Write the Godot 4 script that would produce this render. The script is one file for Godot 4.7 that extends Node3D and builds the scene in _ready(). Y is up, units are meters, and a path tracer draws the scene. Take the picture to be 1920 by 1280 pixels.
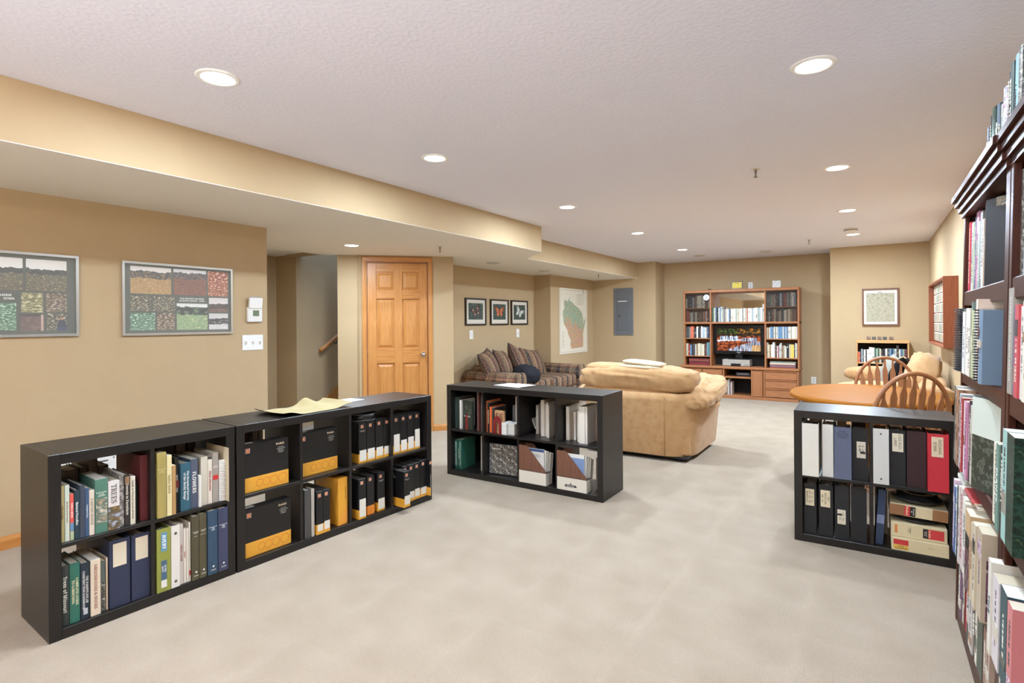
extends Node3D
# A finished basement library: low black cube shelves, a wall of books, sofas, a round oak table and a wall unit with a television.
const CEIL := 2.455      # main ceiling
const SOF := 2.165       # underside of the dropped soffit
const EYE := 1.335
var taken := {}
var cache := {}
var R := RandomNumberGenerator.new()

func _ready():
	R.seed = 7
	camera_sky_exposure()
	room_shell()
	ceiling_lights()
	door_in_angled_wall()
	stairwell()
	wall_pictures()
	small_fittings()
	cube_shelves()
	near_shelf_books()
	slide_boxes()
	middle_shelf_books()
	binder_shelf()
	wall_unit()
	tall_bookcases()
	tan_chair()
	striped_sofa()
	beige_sofa()
	table_and_chairs()
	small_bookcase()
	loose_papers()

func camera_sky_exposure():
	var f := 1028.0
	var cam := Camera3D.new()
	cam.name = "camera"
	cam.projection = Camera3D.PROJECTION_FRUSTUM
	cam.near = 0.05
	cam.far = 60.0
	cam.size = 2.0 * cam.near * 640.0 / f
	cam.frustum_offset = Vector2(0, -35.3 / f * cam.near)
	cam.basis = Basis(Vector3.UP, atan(677.0 / f)) * Basis(Vector3.BACK, -0.007)
	cam.position = Vector3(0, EYE, 0)
	add_child(cam)
	cam.current = true
	var e := Environment.new()
	e.background_mode = Environment.BG_SKY
	var sm := ProceduralSkyMaterial.new()
	sm.sky_top_color = Color(0.55, 0.7, 0.9)
	sm.sky_horizon_color = Color(0.8, 0.86, 0.92)
	sm.ground_bottom_color = Color(0.3, 0.3, 0.28)
	sm.ground_horizon_color = Color(0.6, 0.62, 0.6)
	e.sky = Sky.new()
	e.sky.sky_material = sm
	sm.energy_multiplier = 7.0
	e.tonemap_mode = Environment.TONE_MAPPER_LINEAR
	e.tonemap_exposure = 1.46
	e.sdfgi_enabled = true
	e.ssao_enabled = true
	e.ssil_enabled = true
	var w := WorldEnvironment.new()
	w.name = "world"
	w.environment = e
	add_child(w)

# ---------------------------------------------------------------- helpers: nodes
func numbered(n: String) -> String:
	if not taken.has(n):
		taken[n] = 0
		return n
	taken[n] += 1
	return "%s_%03d" % [n, taken[n]]

func tag(o: Node3D, label := "", category := "", group := "", kind := "") -> Node3D:
	if label: o.set_meta("label", label)
	if category: o.set_meta("category", category)
	if group: o.set_meta("group", group)
	if kind: o.set_meta("kind", kind)
	return o

func thing(called: String, label: String, category: String, t := Transform3D(), group := "") -> Node3D:
	var o := Node3D.new()
	o.name = numbered(called)
	add_child(o)
	o.transform = t
	tag(o, label, category, group)
	return o

func put(called: String, mesh: Mesh, m: Material, parent: Node3D = null, t := Transform3D()) -> MeshInstance3D:
	var o := MeshInstance3D.new()
	o.mesh = mesh
	o.material_override = m
	o.transform = t
	if parent == null:
		o.name = numbered(called)
		add_child(o)
	else:
		o.name = called
		parent.add_child(o, true)
	return o

func obj(called: String, st: SurfaceTool, m: Material, parent: Node3D = null, t := Transform3D()) -> MeshInstance3D:
	st.generate_normals()
	st.index()
	return put(called, st.commit(), m, parent, t)

func struct(called: String, st: SurfaceTool, m: Material, label := "", category := "") -> MeshInstance3D:
	var o := obj(called, st, m)
	tag(o, label, category, "", "structure")
	return o

func at(o: Vector3, x: Vector3) -> Transform3D:      # a frame at o whose x runs along the front and whose z faces the viewer
	x = x.normalized()
	return Transform3D(Basis(x, Vector3.UP, x.cross(Vector3.UP)), o)

func off(x: float, y: float, z: float) -> Transform3D:
	return Transform3D(Basis(), Vector3(x, y, z))

# ---------------------------------------------------------------- helpers: shapes
func mb(smooth := false) -> SurfaceTool:
	var st := SurfaceTool.new()
	st.begin(Mesh.PRIMITIVE_TRIANGLES)
	st.set_smooth_group(0 if smooth else -1)
	return st

func fan(st: SurfaceTool, p: Array):                 # p counterclockwise seen from outside
	for i in range(1, p.size() - 1):
		st.add_vertex(p[0]); st.add_vertex(p[i + 1]); st.add_vertex(p[i])

func hull(st: SurfaceTool, p: Array, c: Vector3):
	var n: Vector3 = (p[1] - p[0]).cross(p[2] - p[0])
	if n.dot(p[0] - c) < 0.0: p.reverse()
	fan(st, p)

func box(st: SurfaceTool, c: Vector3, s: Vector3, b := 0.0, t := Transform3D()):
	var h := s * 0.5
	var o := t * c
	if b <= 0.0:
		for a in 3:
			for g in [-1.0, 1.0]:
				var q := []
				for k in [[-1, -1], [1, -1], [1, 1], [-1, 1]]:
					var v := Vector3()
					v[a] = g * h[a]; v[(a + 1) % 3] = k[0] * h[(a + 1) % 3]; v[(a + 2) % 3] = k[1] * h[(a + 2) % 3]
					q.append(t * (c + v))
				hull(st, q, o)
		return
	b = minf(b, minf(h.x, minf(h.y, h.z)) * 0.95)
	var vert := func(a: int, g: Vector3) -> Vector3:
		var v := Vector3(g.x * (h.x - b), g.y * (h.y - b), g.z * (h.z - b))
		v[a] = g[a] * h[a]
		return t * (c + v)
	for a in 3:
		var u := (a + 1) % 3
		var w := (a + 2) % 3
		for g in [-1.0, 1.0]:
			var q := []
			for k in [[-1.0, -1.0], [1.0, -1.0], [1.0, 1.0], [-1.0, 1.0]]:
				var s3 := Vector3(); s3[a] = g; s3[u] = k[0]; s3[w] = k[1]
				q.append(vert.call(a, s3))
			hull(st, q, o)
			for g2 in [-1.0, 1.0]:
				var q2 := []
				var s4 := Vector3(); s4[a] = g; s4[u] = g2
				s4[w] = -1.0; q2.append(vert.call(a, s4)); q2.append(vert.call(u, s4))
				s4[w] = 1.0; q2.append(vert.call(u, s4)); q2.append(vert.call(a, s4))
				hull(st, q2, o)
	for x in [-1.0, 1.0]:
		for y in [-1.0, 1.0]:
			for z in [-1.0, 1.0]:
				var g := Vector3(x, y, z)
				hull(st, [vert.call(0, g), vert.call(1, g), vert.call(2, g)], o)

func span(st: SurfaceTool, lo: Vector3, hi: Vector3, b := 0.0, t := Transform3D()):
	box(st, (lo + hi) * 0.5, (hi - lo).abs(), b, t)

func area2(p: PackedVector2Array) -> float:
	var s := 0.0
	for i in p.size():
		s += p[i].cross(p[(i + 1) % p.size()])
	return s

func prism(st: SurfaceTool, p: PackedVector2Array, a: float, b: float, t := Transform3D()):   # p in x, y; drawn out along z from a to b
	if area2(p) < 0.0: p.reverse()
	var n := p.size()
	for i in n:
		var u := p[i]
		var v := p[(i + 1) % n]
		fan(st, [t * Vector3(u.x, u.y, a), t * Vector3(v.x, v.y, a), t * Vector3(v.x, v.y, b), t * Vector3(u.x, u.y, b)])
	var tri := Geometry2D.triangulate_polygon(p)
	for i in range(0, tri.size(), 3):
		var u := p[tri[i]]
		var v := p[tri[i + 1]]
		var w := p[tri[i + 2]]
		if (v - u).cross(w - u) < 0.0:
			var k := v; v = w; w = k
		fan(st, [t * Vector3(u.x, u.y, b), t * Vector3(v.x, v.y, b), t * Vector3(w.x, w.y, b)])
		fan(st, [t * Vector3(u.x, u.y, a), t * Vector3(w.x, w.y, a), t * Vector3(v.x, v.y, a)])

const LYING := Transform3D(Vector3(1, 0, 0), Vector3(0, 0, -1), Vector3(0, 1, 0), Vector3())   # turns a prism's z to up: (x, y, z) -> (x, z, -y)
func slab(st: SurfaceTool, plan: PackedVector2Array, y0: float, y1: float, t := Transform3D()):   # plan in x, z
	var q := PackedVector2Array()
	for v in plan: q.append(Vector2(v.x, -v.y))
	prism(st, q, y0, y1, t * LYING)

func lathe(st: SurfaceTool, prof: Array, seg := 20, t := Transform3D()):    # (radius, height) from the bottom up the outside
	for i in prof.size() - 1:
		var a: Vector2 = prof[i]
		var b: Vector2 = prof[i + 1]
		for k in seg:
			var u := TAU * k / seg
			var v := TAU * (k + 1) / seg
			var p := [t * Vector3(a.x * cos(u), a.y, a.x * sin(u)), t * Vector3(b.x * cos(u), b.y, b.x * sin(u)), t * Vector3(b.x * cos(v), b.y, b.x * sin(v)), t * Vector3(a.x * cos(v), a.y, a.x * sin(v))]
			if a.x < 1e-5: fan(st, [p[0], p[1], p[2]])
			elif b.x < 1e-5: fan(st, [p[0], p[1], p[3]])
			else: fan(st, p)

func tube(st: SurfaceTool, pts: Array, rad, seg := 8, flat := 1.0, closed := false):    # rad: a number or one for each point
	var n := pts.size()
	var rings := []
	var up := Vector3.UP
	for i in n:
		var d: Vector3 = (pts[(i + 1) % n] if closed else pts[mini(i + 1, n - 1)]) - (pts[(i + n - 1) % n] if closed else pts[maxi(i - 1, 0)])
		d = d.normalized()
		if i == 0: up = Vector3.UP if absf(d.y) < 0.9 else Vector3.RIGHT
		var b := d.cross(up).normalized()
		var nn := b.cross(d).normalized()
		up = nn
		var r: float = rad[i] if rad is Array else rad
		var ring := []
		for k in seg:
			var u := TAU * k / seg
			ring.append(pts[i] + nn * cos(u) * r * flat - b * -sin(u) * r)
		rings.append(ring)
	for i in (n if closed else n - 1):
		var A: Array = rings[i]
		var B: Array = rings[(i + 1) % n]
		for k in seg:
			var j := (k + 1) % seg
			var p := [A[k], A[j], B[j], B[k]]
			var c: Vector3 = (pts[i] + pts[(i + 1) % n]) * 0.5
			hull(st, p, c)
	if not closed:
		hull(st, rings[0].duplicate(), pts[1])
		hull(st, rings[n - 1].duplicate(), pts[n - 2])

func puff(st: SurfaceTool, s: Vector3, e1: float, e2: float, t := Transform3D(), wr := 0.0, seed_ := 1, nu := 18, nv := 28, pleat := 0.0):   # a stuffed cushion: superellipsoid, y up, with folds
	var nz := FastNoiseLite.new()
	nz.seed = seed_
	nz.frequency = 3.2
	var grid := []
	for i in nu + 1:
		var u := -PI / 2 + PI * i / nu
		var row := []
		for k in nv:
			var v := TAU * k / nv
			var cu := pow(absf(cos(u)), e1)
			var p := Vector3(cu * signf(cos(v)) * pow(absf(cos(v)), e2) * s.x, signf(sin(u)) * pow(absf(sin(u)), e1) * s.y, cu * signf(sin(v)) * pow(absf(sin(v)), e2) * s.z) * 0.5
			if wr > 0.0:
				p += p.normalized() * wr * (nz.get_noise_3d(p.x * 3.0, p.y * 3.0, p.z * 1.5) + 0.5 * nz.get_noise_3d(p.x * 9.0, p.y * 4.0 + 5.0, p.z * 5.0))
			if pleat > 0.0:
				var fold := pow(0.5 + 0.5 * sin(p.z * 46.0 + p.x * 16.0 + 2.0 * nz.get_noise_2d(p.x * 2.0, p.z)), 6.0)
				p -= p.normalized() * pleat * fold * smoothstep(0.0, -0.5 * s.z, p.z)
			row.append(t * p)
		grid.append(row)
	for i in nu:
		for k in nv:
			var j := (k + 1) % nv
			if i == 0: fan(st, [grid[0][0], grid[1][k], grid[1][j]])
			elif i == nu - 1: fan(st, [grid[i][k], grid[nu][0], grid[i][j]])
			else: fan(st, [grid[i][k], grid[i + 1][k], grid[i + 1][j], grid[i][j]])

func pillow(st: SurfaceTool, w: float, h: float, th: float, t := Transform3D(), n := 12):   # a square throw pillow in x, y
	for side in [1.0, -1.0]:
		for i in n:
			for k in n:
				var q := []
				for c in [[0, 0], [1, 0], [1, 1], [0, 1]]:
					var a := sin(PI * ((i + c[0]) / float(n) - 0.5))
					var b := sin(PI * ((k + c[1]) / float(n) - 0.5))
					var z := pow(maxf(0.0, (1 - a * a) * (1 - b * b)), 0.42)
					q.append(t * Vector3(a * w * 0.5 * (1 - 0.09 * (1 - b * b)), b * h * 0.5 * (1 - 0.09 * (1 - a * a)), side * th * 0.5 * z))
				if side < 0: q.reverse()
				fan(st, q)

func sheet(w: float, h: float, du := Rect2(0, 0, 1, 1)) -> ArrayMesh:    # a rectangle in x, y that faces z, with texture coordinates
	var st := mb()
	var uv := [Vector2(du.position.x, du.end.y), Vector2(du.end.x, du.end.y), du.end - Vector2(0, du.size.y), du.position]
	var p := [Vector3(0, 0, 0), Vector3(w, 0, 0), Vector3(w, h, 0), Vector3(0, h, 0)]
	for i in [0, 2, 1, 0, 3, 2]:
		st.set_uv(uv[i])
		st.add_vertex(p[i])
	st.generate_normals()
	return st.commit()

func frame_ring(st: SurfaceTool, w: float, h: float, bar: float, z0: float, z1: float, t := Transform3D()):   # four mitred bars round a w x h opening's outside
	var o := [Vector2(0, 0), Vector2(w, 0), Vector2(w, h), Vector2(0, h)]
	var i2 := [Vector2(bar, bar), Vector2(w - bar, bar), Vector2(w - bar, h - bar), Vector2(bar, h - bar)]
	for k in 4:
		var j := (k + 1) % 4
		prism(st, PackedVector2Array([o[k], o[j], i2[j], i2[k]]), z0, z1, t)

var fonts := {}
func letters(text: String, parent: Node3D, t: Transform3D, hi: float, longest: float, m: Material, face := "Droid Sans", bold := true, called := "lettering"):
	if not fonts.has([face, bold]):
		var f := SystemFont.new()
		f.font_names = PackedStringArray([face])
		f.font_weight = 700 if bold else 400
		fonts[[face, bold]] = f
	var key := [text, face, bold]
	if not cache.has(key):
		var tm := TextMesh.new()
		tm.text = text
		tm.font = fonts[[face, bold]]
		tm.font_size = 24
		tm.pixel_size = 0.01
		tm.depth = 0.004
		tm.curve_step = 3.0
		tm.line_spacing = -3
		cache[key] = tm
	var mesh: TextMesh = cache[key]
	var bb := mesh.get_aabb()
	if bb.size.x < 0.001: return null
	var lines := text.count("\n") + 1
	var k := minf(hi * lines / maxf(bb.size.y, 0.01), longest / bb.size.x)
	return put(called, mesh, m, parent, t * Transform3D(Basis().scaled(Vector3(k, k, 0.1)), Vector3(-bb.get_center().x * k, -bb.get_center().y * k, 0.0)))

const DOWNWARD := Basis(Vector3(0, -1, 0), Vector3(1, 0, 0), Vector3(0, 0, 1))      # lettering that runs down a spine

# ---------------------------------------------------------------- helpers: materials
func flat(hex: String, rough := 0.6, spec := 0.5, metal := 0.0) -> StandardMaterial3D:
	var key := [hex, rough, spec, metal]
	if not cache.has(key):
		var m := StandardMaterial3D.new()
		m.albedo_color = Color(hex)
		m.roughness = rough
		m.metallic_specular = spec
		m.metallic = metal
		m.resource_name = "paint_" + hex
		cache[key] = m
	return cache[key]

func ramp(cols: Array) -> Gradient:
	var g := Gradient.new()
	var off := PackedFloat32Array()
	var cc := PackedColorArray()
	for i in cols.size():
		off.append(float(i) / (cols.size() - 1))
		cc.append(Color(cols[i]))
	g.offsets = off
	g.colors = cc
	return g

func noise_tex(freq: float, cols: Array, size := 256, oct := 4, kind := FastNoiseLite.TYPE_SIMPLEX_SMOOTH, seed_ := 3, warp := 0.0, normal := false) -> NoiseTexture2D:
	var key := [freq, cols, size, oct, kind, seed_, warp, normal]
	if not cache.has(key):
		var n := FastNoiseLite.new()
		n.noise_type = kind
		n.frequency = freq
		n.fractal_octaves = oct
		n.seed = seed_
		if warp > 0.0:
			n.domain_warp_enabled = true
			n.domain_warp_amplitude = warp
			n.domain_warp_frequency = freq
		var t := NoiseTexture2D.new()
		t.width = size
		t.height = size
		t.seamless = true
		t.noise = n
		if normal:
			t.as_normal_map = true
			t.bump_strength = 6.0
		else:
			t.color_ramp = ramp(cols)
		cache[key] = t
	return cache[key]

func grained(called: String, tex: Texture2D, scale: Vector3, rough := 0.6, spec := 0.5, world := false) -> StandardMaterial3D:
	var key := [called, scale]
	if not cache.has(key):
		var m := StandardMaterial3D.new()
		m.resource_name = called
		m.albedo_texture = tex
		m.uv1_triplanar = true
		m.uv1_world_triplanar = world
		m.uv1_scale = scale
		m.roughness = rough
		m.metallic_specular = spec
		cache[key] = m
	return cache[key]

func wood(kind: String, axis := 1) -> StandardMaterial3D:      # axis: 0 grain along x, 1 along y, 2 along z
	var cols: Array = {"oak": ["ae6e32", "bd7e40", "c78b4b", "b27436"], "table": ["8a4f12", "985c1a", "a26722", "8e5416"], "unit": ["8e5836", "a0673f", "ab7248", "93593a"],
		"cherry": ["30130b", "3c1a0f", "462013", "34160c"], "black": ["121010", "191614", "1e1a18", "151312"], "ash": ["b98a58", "c79a66", "cfa46f", "be9060"], "redwood": ["7d3f22", "8d4a28", "99532d", "83432a"], "walnut": ["5a3a2c", "6e4836", "7b5340", "604031"]}[kind]
	var fine := 14.0
	var s := Vector3(fine, fine, fine)
	s[axis] = 0.9
	var gloss: float = {"oak": 0.38, "table": 0.5, "unit": 0.45, "cherry": 0.4, "black": 0.36}.get(kind, 0.5)
	return grained("wood_%s_%d" % [kind, axis], noise_tex(0.018, cols, 256, 4, FastNoiseLite.TYPE_SIMPLEX_SMOOTH, 11, 18.0), s * (0.5 if kind in ["oak", "table"] else 1.0), gloss, 0.15 if kind == "table" else 0.32 if kind == "cherry" else 0.5)

func wall_paint() -> StandardMaterial3D:
	if not cache.has("wall"):
		var m := grained("khaki_wall_paint", noise_tex(0.01, ["baa27f", "bca481"], 256, 3), Vector3(1, 1, 1), 0.75, 0.3, true)
		cache["wall"] = m
	return cache["wall"]

func ceiling_paint(wall_bounce := false) -> StandardMaterial3D:  # one paint in two tints: the warm one carries light bounced off walls
	var key := "ceil_wall_bounce" if wall_bounce else "ceil"
	if not cache.has(key):
		var m := grained("stippled_%s" % key, noise_tex(0.05, ["efe9de", "f2ece2"] if wall_bounce else ["e9e8f4", "edecf8"], 512, 4), Vector3(1.5, 1.5, 1.5), 0.9, 0.2, true)
		m.normal_enabled = true
		m.normal_texture = noise_tex(0.04, [], 512, 3, FastNoiseLite.TYPE_SIMPLEX_SMOOTH, 5, 0.0, true)
		m.normal_scale = 0.2
		cache[key] = m
	return cache[key]

func image_mat(called: String, im: Image, rough := 0.5, glow := 0.0) -> StandardMaterial3D:
	var m := StandardMaterial3D.new()
	m.resource_name = called
	var t := ImageTexture.create_from_image(im)
	m.albedo_texture = t
	m.texture_repeat = false
	m.roughness = rough
	if glow > 0.0:
		m.emission_enabled = true
		m.emission = Color.BLACK
		m.emission_texture = t
		m.emission_energy_multiplier = glow
	return m

func print_mat(kind: String) -> StandardMaterial3D:          # mottled photographs printed on jackets and covers
	var cols: Array = {"birds": ["3c5a50", "b39a80", "50665c", "d8cbb8", "6d4a38"], "peaks": ["c9c6d2", "a4a6b8", "56503f", "8a6b40", "d9d4dc"], "moss": ["20261f", "3a4234", "2a3028", "63675a", "22261f"], "autumn": ["3a2418", "8a5a3a", "c0a080", "5d3322"],
		"rocks": ["2c2824", "8d8478", "3a352f", "c9c2b6", "4f473e"], "petals": ["5b3350", "b98aa6", "ded2d0", "55606a", "8a3050"], "night": ["15151a", "33333a", "16161a", "c9c0b0", "1d1d22"], "stone": ["6d6a66", "b5afa8", "55524e", "d8d2ca"], "sky": ["7d93b8", "a9b6c9", "5f7396"],
		"grapes": ["3a1c28", "7a4a5c", "2c1a22", "c9a8ae", "4a2430"], "fern": ["10201a", "2c5040", "0e1a16", "5a8a60"], "plain": ["b8ada0", "c4baae"]}[kind]
	return grained("printed_" + kind, noise_tex(0.014, cols, 256, 5, FastNoiseLite.TYPE_PERLIN, kind.length(), 25.0), Vector3(9, 9, 9), 0.35)

# ---------------------------------------------------------------- the setting
func wall(called: String, a: Vector2, b: Vector2, y0: float, y1: float, thick := 0.12, m: Material = null, joined: SurfaceTool = null):   # a, b: the room face in x, z; the wall's thickness lies to the left of a -> b seen from above
	var d := (b - a).normalized()
	var n := Vector2(d.y, -d.x)
	var st := mb() if joined == null else joined
	slab(st, PackedVector2Array([a, b, b + n * thick, a + n * thick]), y0, y1)
	if joined == null: struct(called, st, m if m else wall_paint())

func baseboard(called: String, a: Vector2, b: Vector2):
	var d := (b - a).normalized()
	var n := Vector2(-d.y, d.x)
	var st := mb()
	var prof := PackedVector2Array([Vector2(0, 0), Vector2(0.012, 0), Vector2(0.012, 0.055), Vector2(0.008, 0.068), Vector2(0.004, 0.078), Vector2(0, 0.08)])
	var t := Transform3D(Basis(Vector3(n.x, 0, n.y), Vector3.UP, Vector3(n.x, 0, n.y).cross(Vector3.UP)), Vector3(a.x, 0, a.y))
	var along := Vector3(d.x, 0, d.y).dot(t.basis.z)
	prism(st, prof, 0.0, along * a.distance_to(b), t)
	struct(called, st, wood("oak", 0 if absf(d.x) > absf(d.y) else 2))

func room_shell():
	var st := mb()
	span(st, Vector3(-7.2, -0.12, -11.0), Vector3(1.2, 0, 3.3))
	var cm := StandardMaterial3D.new()
	cm.resource_name = "cream_carpet"
	cm.albedo_texture = noise_tex(0.35, ["9b8d7a", "aa9b88", "b1a18e", "b7a896"], 512, 2, FastNoiseLite.TYPE_CELLULAR, 9)
	cm.uv1_triplanar = true
	cm.uv1_world_triplanar = true
	cm.uv1_scale = Vector3(1.7, 1.7, 1.7)
	cm.roughness = 1.0
	cm.metallic_specular = 0.1
	cm.normal_enabled = true
	cm.normal_texture = noise_tex(0.2, [], 512, 2, FastNoiseLite.TYPE_CELLULAR, 9, 0.0, true)
	cm.normal_scale = 0.6
	cm.detail_enabled = true
	cm.detail_albedo = noise_tex(0.006, ["f3f1ee", "ffffff"], 256, 2)
	cm.detail_blend_mode = BaseMaterial3D.BLEND_MODE_MUL
	cm.rim_enabled = true
	cm.rim = 0.2
	struct("floor", st, cm)
	st = mb()
	span(st, Vector3(-4.6, CEIL, -10.7), Vector3(0.9, CEIL + 0.12, 3.2))
	struct("ceiling", st, ceiling_paint())
	# the dropped soffit: tan faces and a pale underside
	var foot := PackedVector2Array([Vector2(-3.238, 3.0), Vector2(-3.238, -5.556), Vector2(-3.735, -6.05), Vector2(-3.735, -10.0), Vector2(-5.1, -10.0), Vector2(-5.1, -5.95), Vector2(-4.38, -5.32), Vector2(-5.38, -4.34), Vector2(-5.5, -4.3), Vector2(-5.5, 3.0)])
	st = mb()
	slab(st, foot, SOF + 0.001, CEIL)
	struct("soffit_wall", st, wall_paint())
	var inner := Geometry2D.offset_polygon(foot, -0.002)[0] as PackedVector2Array
	st = mb()
	slab(st, inner, SOF - 0.003, SOF + 0.001)
	struct("soffit_ceiling", st, ceiling_paint(true))
	# walls, clockwise round the room
	wall("wall_left", Vector2(-4.346, 3.0), Vector2(-4.346, -2.777), 0, SOF - 0.003)
	wall("wall_nook", Vector2(-4.47, -2.72), Vector2(-6.75, -2.72), 0, 2.3, -0.06)
	wall("wall_nook", Vector2(-6.63, -2.72), Vector2(-6.63, -4.37), 0, 2.3)
	wall("wall_nook", Vector2(-6.63, -4.37), Vector2(-6.2, -4.37), 0, 2.3)
	st = mb()
	span(st, Vector3(-6.75, 2.235, -4.45), Vector3(-5.5, 2.33, -2.7))
	struct("ceiling_nook", st, ceiling_paint(true))
	wall("wall_stair", Vector2(-6.2, -4.49), Vector2(-6.2, -8.6), 0, 4.6)
	wall("wall_stair", Vector2(-6.2, -8.5), Vector2(-5.2, -8.5), 0, 4.6)
	wall("wall_stair", Vector2(-5.24, -8.5), Vector2(-5.24, -4.5), 0, 4.6, 0.08)
	wall("wall_stair", Vector2(-5.38, -4.40), Vector2(-6.32, -4.40), 2.2, 4.6, 0.08)
	var el := Vector2(-5.36, -4.34)
	var er := Vector2(-4.38, -5.32)
	var ed := (er - el).normalized()
	st = mb()
	wall("", el, el + ed * 0.325, 0, SOF - 0.003, 0.11, null, st)
	wall("", el + ed * 1.087, er, 0, SOF - 0.003, 0.11, null, st)
	wall("", el + ed * 0.325, el + ed * 1.087, 2.095, SOF - 0.003, 0.11, null, st)
	struct("wall_door", st, wall_paint())
	wall("wall_alcove", er + Vector2(-0.082, -0.082), Vector2(-5.0, -5.94), 0, SOF - 0.003, 0.1)
	wall("wall_alcove", Vector2(-4.98, -5.92), Vector2(-4.98, -8.4), 0, SOF - 0.003)
	wall("wall_alcove", Vector2(-4.98, -8.29), Vector2(-4.66, -8.29), 0, SOF - 0.003)
	wall("wall_alcove", Vector2(-4.66, -8.41), Vector2(-4.66, -10.1), 0, SOF - 0.003)
	wall("wall_panel", Vector2(-4.78, -10.0), Vector2(-3.735, -10.0), 0, SOF - 0.003)
	wall("wall_panel", Vector2(-3.735, -10.0), Vector2(-3.38, -10.0), 0, CEIL)
	wall("wall_panel", Vector2(-3.38, -10.12), Vector2(-3.38, -10.52), 0, CEIL)
	wall("wall_far", Vector2(-3.5, -10.52), Vector2(-0.55, -10.52), 0, CEIL)
	wall("wall_corner", Vector2(-0.55, -10.62), Vector2(-0.55, -9.935), 0, CEIL, 0.2)
	wall("wall_corner", Vector2(-0.55, -9.815), Vector2(0.8, -9.815), 0, CEIL)
	wall("wall_right", Vector2(0.674, -9.815), Vector2(0.674, 3.1), 0, CEIL)
	wall("wall_back", Vector2(0.8, 3.0), Vector2(-4.5, 3.0), 0, CEIL)
	baseboard("baseboard_left", Vector2(-4.346, 3.0), Vector2(-4.346, -2.777))
	baseboard("baseboard_nook", Vector2(-6.63, -2.78), Vector2(-6.63, -4.37))
	baseboard("baseboard_nook", Vector2(-6.63, -4.37), Vector2(-6.2, -4.37))
	baseboard("baseboard_door", el, el + ed * 0.29)
	baseboard("baseboard_door", el + ed * 1.135, er)
	baseboard("baseboard_alcove", Vector2(-4.98, -5.95), Vector2(-4.98, -8.29))
	baseboard("baseboard_panel", Vector2(-4.66, -10.0), Vector2(-3.38, -10.0))
	baseboard("baseboard_far", Vector2(-3.38, -10.52), Vector2(-0.55, -10.52))
	baseboard("baseboard_corner", Vector2(-0.55, -9.815), Vector2(0.674, -9.815))
	baseboard("baseboard_right", Vector2(0.674, -9.815), Vector2(0.674, -3.3))

func lamp(p: Vector3, label: String, power := 1.0):
	var o := thing("recessed_downlight", label, "ceiling light", Transform3D(Basis(), p), "recessed ceiling downlights")
	var st := mb(true)
	lathe(st, [Vector2(0.068, -0.002), Vector2(0.072, -0.007), Vector2(0.086, -0.006), Vector2(0.093, -0.001), Vector2(0.093, 0.0)], 28)
	obj("trim_ring", st, flat("fbfaf8", 0.4), o)
	st = mb()
	lathe(st, [Vector2(0.0, -0.004), Vector2(0.069, -0.004), Vector2(0.069, 0.0)], 28)
	var m := StandardMaterial3D.new()
	m.resource_name = "lamp_lens"
	m.albedo_color = Color(0.95, 0.95, 0.95)
	m.emission_enabled = true
	m.emission = Color(1.0, 0.99, 0.97)
	m.emission_energy_multiplier = 9.0
	obj("lamp_lens", st, m, o)
	var l := AreaLight3D.new()
	l.name = "lamp"
	l.area_size = Vector2(0.12, 0.12)
	l.light_color = Color(0.85, 0.925, 1.0)
	l.light_energy = LAMP * power
	l.area_range = 14.0
	l.shadow_enabled = true
	l.transform = Transform3D(Basis(Vector3.RIGHT, -PI / 2), Vector3(0, -0.012, 0))
	o.add_child(l)

const LAMP := 2.75
func added_uplighter(p: Vector3, label: String):  # added fill lamp, out of view, lifts the ceiling brightness
	var o := thing("added_floor_lamp", label, "floor lamp", Transform3D(Basis(), p), "added fill lamps")
	var st := mb(true)
	lathe(st, [Vector2(0.0, 0.0), Vector2(0.14, 0.0), Vector2(0.14, 0.015), Vector2(0.03, 0.03), Vector2(0.012, 0.05), Vector2(0.012, 1.0), Vector2(0.0, 1.0)], 24)
	obj("stand", st, flat("2a2624", 0.4, 0.5, 0.6), o)
	st = mb(true)
	lathe(st, [Vector2(0.0, 0.99), Vector2(0.06, 1.0), Vector2(0.14, 1.04), Vector2(0.19, 1.1), Vector2(0.186, 1.1), Vector2(0.137, 1.044), Vector2(0.06, 1.006), Vector2(0.0, 1.0)], 28)
	obj("lamp_shade", st, flat("e8e4da", 0.5), o)
	st = mb(true)
	lathe(st, [Vector2(0.0, 1.006), Vector2(0.025, 1.012), Vector2(0.03, 1.05), Vector2(0.0, 1.075)], 16)
	var m := StandardMaterial3D.new()
	m.resource_name = "lamp_bulb"
	m.emission_enabled = true
	m.emission = Color(1.0, 0.98, 0.96)
	m.emission_energy_multiplier = 6.0
	obj("lamp_bulb", st, m, o)
	var l := AreaLight3D.new()
	l.name = "lamp"
	l.area_size = Vector2(0.3, 0.3)
	l.light_color = Color(0.96, 0.975, 1.0)
	l.light_energy = 15.0
	l.area_range = 14.0
	l.shadow_enabled = true
	l.transform = Transform3D(Basis(Vector3.RIGHT, PI / 2), Vector3(0, 1.11, 0))
	o.add_child(l)

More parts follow.
